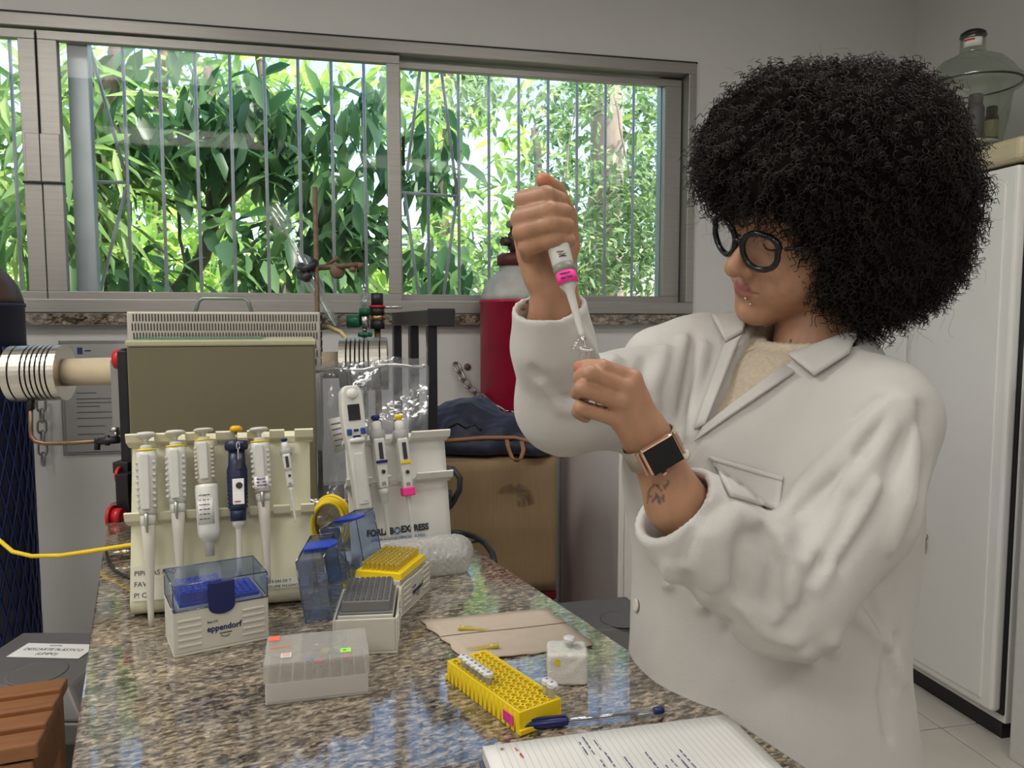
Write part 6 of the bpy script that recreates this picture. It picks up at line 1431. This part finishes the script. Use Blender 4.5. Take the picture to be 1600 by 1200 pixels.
def f_coat(P):
    n, f = f_sleeves(P); o = f_trunk(P); o = smin(o, n, .022); o = smin(o, f, .022)
    c = P.mean(axis=0); rad = np.linalg.norm(P-c, axis=1).max()
    if rad < .2:
        for (pts, r, s), (bc, br) in zip(FO, FOb):
            if np.linalg.norm(c-bc) > br+rad: continue
            d = s_chain(P, pts, [0.0]*len(pts)); o = o-s*1.3*r*np.exp(-(d/(r*1.05))**2)
    o = o+.0016*wob(P, 38)+.0007*wob(P, 95)
    q = P-v0; o = smax(o, -np.maximum(s_poly(np.stack([q@vx, q@vy], 1), V2), np.maximum(-(q@vn)-.055, 0)), .003)
    o = smax(o, -s_cap(P, NB+UP*.02-fv*-.012, hw((-.02, 0, -.06))+UP*.05, .066, .085), .006)
    return o
pts_c = np.array([cHi-UP*.45, shN, shF, elN, elF, sF[-1], sN[-1], cHi+sv*.2, cHi-sv*.2, cHi+fv*.2, cHi-fv*.2, NB])
lo_c = pts_c.min(axis=0)-.11; hi_c = pts_c.max(axis=0)+.09
Vc, Fc = solid(f_coat, lo_c, hi_c, .0042)
coat = npobj('lab_coat', Vc, Fc, M_coat, pe)
def patch(poly, nu, nv, off, th, name, mt, par, f=None):
    """cloth piece lying on the coat: bilinear pixel quad dropped onto the coat and lifted off it"""
    a, b, c, d = [np.array(p, float) for p in poly]
    px = [(a*(1-j/nu)+b*j/nu)*(1-i/nv)+(d*(1-j/nu)+c*j/nu)*i/nv for i in range(nv+1) for j in range(nu+1)]
    h = march_many(f or f_coat, px); rr = np.array([ray(*p) for p in px]); rr /= np.linalg.norm(rr, axis=1, keepdims=True)
    tt = ((h-CAM)*rr).sum(axis=1); tt = np.minimum(tt, np.median(tt)+.07); h = CAM+rr*(tt-off)[:, None]
    rows = h.reshape(nv+1, nu+1, 3)
    return MB().sheet(rows, th).build(name, mt, par)
f_smooth = f_coat0
patch([(1232, 556), (1340, 516), (1328, 552), (1272, 588)], 10, 6, .010, .004, 'collar', M_coat, coat, f_smooth)
patch([(1112, 494), (1172, 487), (1160, 520), (1134, 536)], 8, 6, .008, .004, 'collar', M_coat, coat, f_smooth)
patch([(1134, 536), (1160, 522), (1103, 664), (1086, 672)], 5, 14, .007, .004, 'lapel', M_coat, coat, f_smooth)
patch([(1226, 572), (1242, 582), (1085, 690), (1098, 668)], 12, 3, .006, .004, 'lapel', M_coat, coat, f_smooth)
patch([(1108, 712), (1224, 746), (1218, 800), (1140, 776)], 12, 8, .0035, .003, 'pocket', M_coat, coat, f_smooth)
patch([(1108, 712), (1224, 746), (1223, 753), (1108, 719)], 12, 2, .006, .002, 'pocket_hem', M_coat, coat, f_smooth)
M_btn = mat('button_ivory', (.70, .66, .55), .3)
for px, py in ((996, 946),):
    p = march(f_coat, px, py); g = grad(f_coat, p, .006); bt = MB().lathe([(.0085, 0), (.0088, .002), (.007, .0032), (.005, .0024), (0, .0024)], 20, mtx(p+g*.001, z=g)).build('button', M_btn, coat)
p = march(f_coat, 1072, 712); MB().lathe([(.007, 0), (.0072, .002), (.005, .003), (0, .0028)], 18, mtx(p+grad(f_coat, p)*.001, z=grad(f_coat, p))).build('button', M_btn, coat)
# sweater in the neck opening
M_knit = mat('beige_knit', (.55, .47, .36), .9, var=.14, scale=160, bump=1.0, bscale=420)
nkd = (nk0-nk1)/np.linalg.norm(nk0-nk1)
def f_knit(P):
    o = f_trunk(P)+.010; w_ = P-(NB-fv*.004); al = w_@nkd; rho = np.linalg.norm(w_-al[:, None]*nkd, axis=1)
    o = smax(o, .058-np.where(al > -.03, rho, 1.0), .006)
    o = smin(o, np.maximum(np.abs(rho-.063)-.0055, np.abs(al+.004+.25*(w_@fv))-.020), .010)
    q = P-v0; o = smax(o, s_poly(np.stack([q@vx, q@vy], 1), V2)-.012, .003); o = smax(o, -(q@vn)-.085, .004)
    return o+.0011*np.sin((q@vy)*900)*np.sin((q@vx)*700)
lo_k = np.min(V3, axis=0)-.05; hi_k = np.max(V3, axis=0)+.05
Vk, Fk = solid(f_knit, lo_k, hi_k, .0026); npobj('sweater', Vk, Fk, M_knit, pe)
# trousers and shoes, below the coat
hem = cHi-UP*.36; lg = []
def f_trs(P):
    o = None
    for s in (-1, 1):
        h = hem+sv*(.085*s); ft = np.array([h[0], h[1], .06]); v = s_chain(P, [h+UP*.15, h*.5+ft*.5+fv*.01, ft], [.095, .07, .062]); o = v if o is None else np.minimum(o, v)
    return o+.003*wob(P, 40)
Vt, Ft = solid(f_trs, np.array([hem[0]-.32, hem[1]-.32, -.01]), np.array([hem[0]+.32, hem[1]+.32, hem[2]+.28]), .009); npobj('trousers', Vt, Ft, mat('dark_denim', (.03, .04, .07), .8, var=.2, scale=80), pe)
for s in (-1, 1):
    h = hem+sv*(.085*s); ft = np.array([h[0], h[1], .0])
    def f_sh(P): return smax(smin(s_ell(P, ft+fv*.06+UP*.03, (.048, .12, .05), TR), s_cap(P, ft+UP*.04, ft+UP*.08, .05), .03), -P[:, 2]+.004, .006)
    v, f_ = solid(f_sh, ft-np.array([.22, .22, .02]), ft+np.array([.22, .22, .14]), .008); npobj('shoe', v, f_, M_black, pe)

# --- hair: a dark curly mass of tens of thousands of curl turns
HB = [(1330, 285, 1.05, .158), (1220, 215, 1.03, .105), (1165, 258, .99, .068), (1150, 225, 1.06, .062), (1290, 175, 1.04, .082), (1400, 200, 1.06, .100), (1440, 300, 1.05, .100), (1420, 400, 1.04, .098), (1345, 405, .985, .082), (1290, 330, .955, .062), (1240, 285, .945, .058), (1195, 290, .935, .036), (1370, 450, 1.07, .060), (1440, 460, 1.08, .045), (1130, 270, 1.03, .040), (1318, 455, .985, .030), (1290, 420, .955, .024), (1470, 240, 1.10, .06), (1330, 250, 1.15, .15), (1230, 250, 1.13, .10), (1380, 380, 1.15, .12), (1285, 235, .985, .092), (1345, 250, .985, .085), (1318, 486, .985, .034), (1345, 498, 1.00, .036), (1385, 496, 1.03, .044), (1300, 462, .965, .026)]
HBw = [(at(x-(18 if x > 1380 else 0), y-(16 if y > 390 else -4), d), r-(.008 if x > 1280 else .003)) for x, y, d, r in HB]
def f_hair(P):
    o = None
    for c, r in HBw:
        v = np.linalg.norm(P-c, axis=1)-r; o = v if o is None else smin(o, v, .028)
    return o
def f_hairc(P): return f_hair(P)+.012+.010*wob(P, 55)+.008*wob(P, 140)
hc_ = np.array([c for c, r in HBw]); lo_h = hc_.min(axis=0)-.20; hi_h = hc_.max(axis=0)+.20
M_hair = mat('dark_hair', (.006, .0048, .0040), .95, var=.4, scale=40, spec=.05); M_curl = mat('curl_brown', (.017, .0115, .0085), .55, var=.5, scale=18, spec=.3)
Vh, Fh = solid(f_hairc, lo_h, hi_h, .006); hair = npobj('hair', Vh, Fh, M_hair, pe)
rg2 = np.random.RandomState(21)
def curls(n, len0, len1, r0, r1, turns, thick, lift, name, material, sides=3, steps=30):
    idx = rg2.randint(0, len(Vh), n); P0 = Vh[idx]; G = np.zeros((n, 3)); e = .004
    for k in range(3):
        d = np.zeros(3); d[k] = e; G[:, k] = f_hair(P0+d)-f_hair(P0-d)
    G /= np.linalg.norm(G, axis=1, keepdims=True)+1e-9
    dr = G*.62+rg2.randn(n, 3)*.42-UP*.42; dr /= np.linalg.norm(dr, axis=1, keepdims=True)
    a = np.cross(dr, rg2.randn(n, 3)); a /= np.linalg.norm(a, axis=1, keepdims=True); b = np.cross(dr, a)
    L = len0+(len1-len0)*rg2.rand(n); R = r0+(r1-r0)*rg2.rand(n); T = turns*(.7+.6*rg2.rand(n)); ph = rg2.rand(n)*6.28
    s = np.linspace(0, 1, steps); ang = ph[:, None]+T[:, None]*6.283*s[None]; rad = R[:, None]*(.5+.5*s[None])
    C = P0[:, None]+G[:, None]*lift+dr[:, None]*(L[:, None]*s[None])[:, :, None]-UP*((.25*L)[:, None]*s[None]**2)[:, :, None]+a[:, None]*(np.cos(ang)*rad)[:, :, None]+b[:, None]*(np.sin(ang)*rad)[:, :, None]
    tg = np.gradient(C, axis=1); tg /= np.linalg.norm(tg, axis=2, keepdims=True)+1e-9
    u = np.cross(tg, dr[:, None]); u /= np.linalg.norm(u, axis=2, keepdims=True)+1e-9; w_ = np.cross(tg, u)
    th = thick*(1-.55*s)[None, :, None]
    rings = [C+(u*math.cos(6.283*k/sides)+w_*math.sin(6.283*k/sides))*th for k in range(sides)]
    V = np.stack(rings, 2).reshape(-1, 3); base_ = (np.arange(n)*steps*sides)[:, None, None]; i = np.arange(steps-1)[None, :, None]*sides; k = np.arange(sides)[None, None]
    F = np.stack([base_+i+k, base_+i+(k+1) % sides, base_+i+sides+(k+1) % sides, base_+i+sides+k], -1).reshape(-1, 4)
    return npobj(name, V, F, material, hair, kind='stuff')
curls(11000, .018, .036, .0024, .0050, 3.0, .00095, -.006, 'curls', M_curl, 3, 24)
curls(420, .030, .060, .005, .010, 1.6, .00022, -.004, 'flyaway_hairs', M_curl, 3, 22)

# --- glasses
M_frame = mat('glasses_black', (.008, .008, .009), .22)

def lens_pts(s, k=1.0):
    out = []
    for a_ in np.linspace(0, 2*math.pi, 33)[:-1]:
        c_, s_ = math.cos(a_), math.sin(a_); ry, rz = .0265*k, .0235*k
        ex = .006*k if (c_ > .2 and s_ > .2) else 0        # cat-eye corner
        y = .0335+ry*c_*(1.0 if c_ < 0 else 1.06)+ex*.5; z = .001+rz*s_+ex*.55*max(0, c_)
        out.append((.1085-.26*max(0, y-.02)**1.0*.9-.05*abs(z), s*y, z))
    return out
fr = MB()
for s in (-1, 1): fr.tube([hw(p) for p in lens_pts(s)], .0040, 8, closed=True)
fr.tube([hw(p) for p in ((.1085, -.009, .006), (.112, 0, .0085), (.1085, .009, .006))], .0032, 8)
gl = fr.build('glasses', M_frame, pe)
for s in (-1, 1):
    pts = lens_pts(s, .97); c = np.mean(pts, axis=0); v = [hw(c)]+[hw(p) for p in pts]; n = len(pts)
    MB().add(v, [(0, 1+k, 1+(k+1) % n) for k in range(n)], None, True).build('lens', clear('lens', (.98, .985, .985), .01, .015), gl)
    MB().tube([hw((.0915, s*.0655, .011)), hw((.070, s*.074, .010)), hw((.020, s*.080, .006)), hw((-.010, s*.080, -.004))], .0026, 6).build('temple', M_frame, gl)
for s in (-1, 1):
    pl = [(.0868, s*.0215, .0030), (.0892, s*.0270, -.0010), (.0896, s*.0330, -.0022), (.0870, s*.0405, .0000), (.0830, s*.0450, .0030)]
    ql = []
    for p in pl:
        h = hw(p); h = h-grad(f_head, h)*(f_head(h[None])[0]-.0004); ql.append(h)
    MB().tube(ql, .0009, 5, rs=[.0006, .0010, .0011, .0010, .0006]).build('eyelashes', M_hair, pe)
# lip jewellery
for p in ((.1040, .0120, -.0735), (.0985, .0165, -.0815)):
    h = hw(p); d = f_head(h[None])[0]; h = h-grad(f_head, h)*(d-.0012); MB().lathe([(0, -.0017), (.0012, -.0012), (.0017, 0), (.0012, .0012), (0, .0017)], 10, mtx(h)).build('lip_stud', mat('silver', (.75, .73, .7), .15, 1), pe)
h0 = [hw((-.02+.012, .0, -.12))]
# necklace
nkp = march_many(f_torso, ((1236, 530), (1232, 540), (1234, 550), (1240, 556)))
MB().tube([p-ray(1195, 540)*.001 for p in nkp], .0009, 5).build('necklace', M_steel, pe)

# --- watch on the left wrist
M_rose = mat('rose_gold', (.62, .40, .29), .28, .9); wc = march(f_handL, 1031, 708); wa = at(1050, 760, .785)-at(1010, 683, .772); wa /= np.linalg.norm(wa)
wn = grad(f_handL, wc, .012); wn = wn-wa*np.dot(wn, wa); wn /= np.linalg.norm(wn); wx = np.cross(wa, wn)
# face axes chosen so that the long side runs across the arm as in the photograph
WMt = mtx(wc+wn*.002, x=wx, z=wn)
wt = MB().box((-.0188, -.0155, -.002), (.0188, .0155, .0080)).build('watch', M_rose, pe, M=WMt, bevel=.005, seg=4)
MB().box((-.0168, -.0136, .0078), (.0168, .0136, .0090)).build('watch_face', mat('watch_glass', (.008, .008, .01), .08), wt, bevel=.003)
MB().cyl((.006, .0165, .004), (.006, .0195, .004), .003, 12).build('crown', M_rose, wt)
wk = wc-wn*.0225
def ell_ring(a0, a1, wd, r1, r2, n=26):
    rows = []
    for a_ in np.linspace(a0, a1, n):
        p = wk+wx*(math.cos(a_)*r1)+wn*(math.sin(a_)*r2); rows.append([p-wa*wd/2, p+wa*wd/2])
    return rows
rr = ell_ring(R_(128), R_(412), .022, .0295, .0265)
MB().sheet(rr, .0018).build('watch_band', mat('mesh_band', (.46, .40, .34), .35, .8, bump=.6, bscale=900), wt, M=WMt.inverted())
for s in (-1, 1):
    for k in range(1): MB().box((s*(.0210+k*.005)-.0018, -.0125, -.003-k*.003), (s*(.0210+k*.005)+.0018, .0125, .002-k*.003)).build('band_lug', M_rose, wt, bevel=.0012)

# ------------------------------------------------------------------ pipette and tube in the hands
pT, pB_ = at(848, 296, .822), at(919, 560, .768); La = np.linalg.norm(pT-pB_); PM = mtx(pB_, x=CR, z=pT-pB_)
M_ = front_M(PM, -CF); hp = thing('pipette', 'grey pipette with pink label held up in the raised hand', 'pipette', M=M_)
pr = lambda l: [(r/1000, La*(1-tt)) for tt, r in reversed(l)]
MB().lathe(pr([(0, 7), (.008, 9.5), (.03, 9.5), (.04, 6), (.10, 5)]), 22).build('plunger_button', mat('button_grey', (.36, .37, .33), .4), hp)
MB().lathe(pr([(.08, 8), (.10, 11.5), (.30, 12), (.46, 11.2), (.475, 10.5)]), 24).build('handle', M_pgrey, hp)
MB().lathe(pr([(.472, 10), (.475, 11.6), (.515, 11.4), (.52, 9)]), 24).build('volume_ring', mat('ring_grey', (.22, .22, .19), .4), hp)
MB().lathe(pr([(.515, 9), (.52, 10.6), (.58, 9.2), (.61, 6), (.63, 4.6), (.86, 2.9), (.885, 2.2)]), 20).build('tip_cone', M_pgrey, hp)
lb_ = MB().sheet([[(.0112*math.sin(a_), -.0112*math.cos(a_), z) for a_ in np.linspace(-1.25, 1.25, 13)] for z in (La*.415, La*.485)], .0004).build('label', M_pink, hp)
for k in range(2): scribble(2, .014, .001, mtx((0, -.0120, La*(.463-k*.024)), x=(1, 0, 0), z=(0, -1, 0)), mat('violet_ink', (.12, .08, .3), .6), lb_, seed=k+70, r=.0006, center=True)
MB().tube([(-.0045, -.0122, La*.59), (.003, -.0126, La*.585), (-.003, -.0126, La*.572), (.0045, -.0122, La*.57), (-.003, -.0126, La*.558), (-.0005, -.0126, La*.562), (.0045, -.0122, La*.556)], .0005, 5).build('zigzag_print', M_ink, hp)
MB().lathe(pr([(.88, 1.9), (.885, 2.6), (.905, 2.6), (.915, 1.6)]), 14).build('steel_ferrule', M_steel, hp)
MB().lathe(pr([(.90, 2.4), (.93, 2.0), (1, .5)]), 12, cap=False).build('disposable_tip', clear('tip_clear', (.92, .93, .92), .05, .18, body=.12), hp)
tc0 = at(912, 562, .762); tb0 = at(905, 585, .770)
t = microtube((0, 0, 0), M=mtx(at(911, 566, .764), x=CR, z=at(914, 548, .762)-at(905, 590, .768)), lab='open clear microtube pinched between the fingers', open_=True, s=1.25, body=clear('tube_clear', (.93, .94, .94), .05, .2, body=.12))
MB().lathe([(.005, 0), (.0062, .001), (.0062, .003), (.003, .004)], 14, mtx((-.009, 0, .016), x=(0, 1, 0), z=(-1, 0, .35))).build('open_cap', clear('tube_clear', (.93, .94, .94), .05, .2, body=.12), t)
MB().box((-.009, -.0012, .0125), (-.004, .0012, .0138)).build('hinge', clear('tube_clear', (.93, .94, .94), .05, .2, body=.12), t)
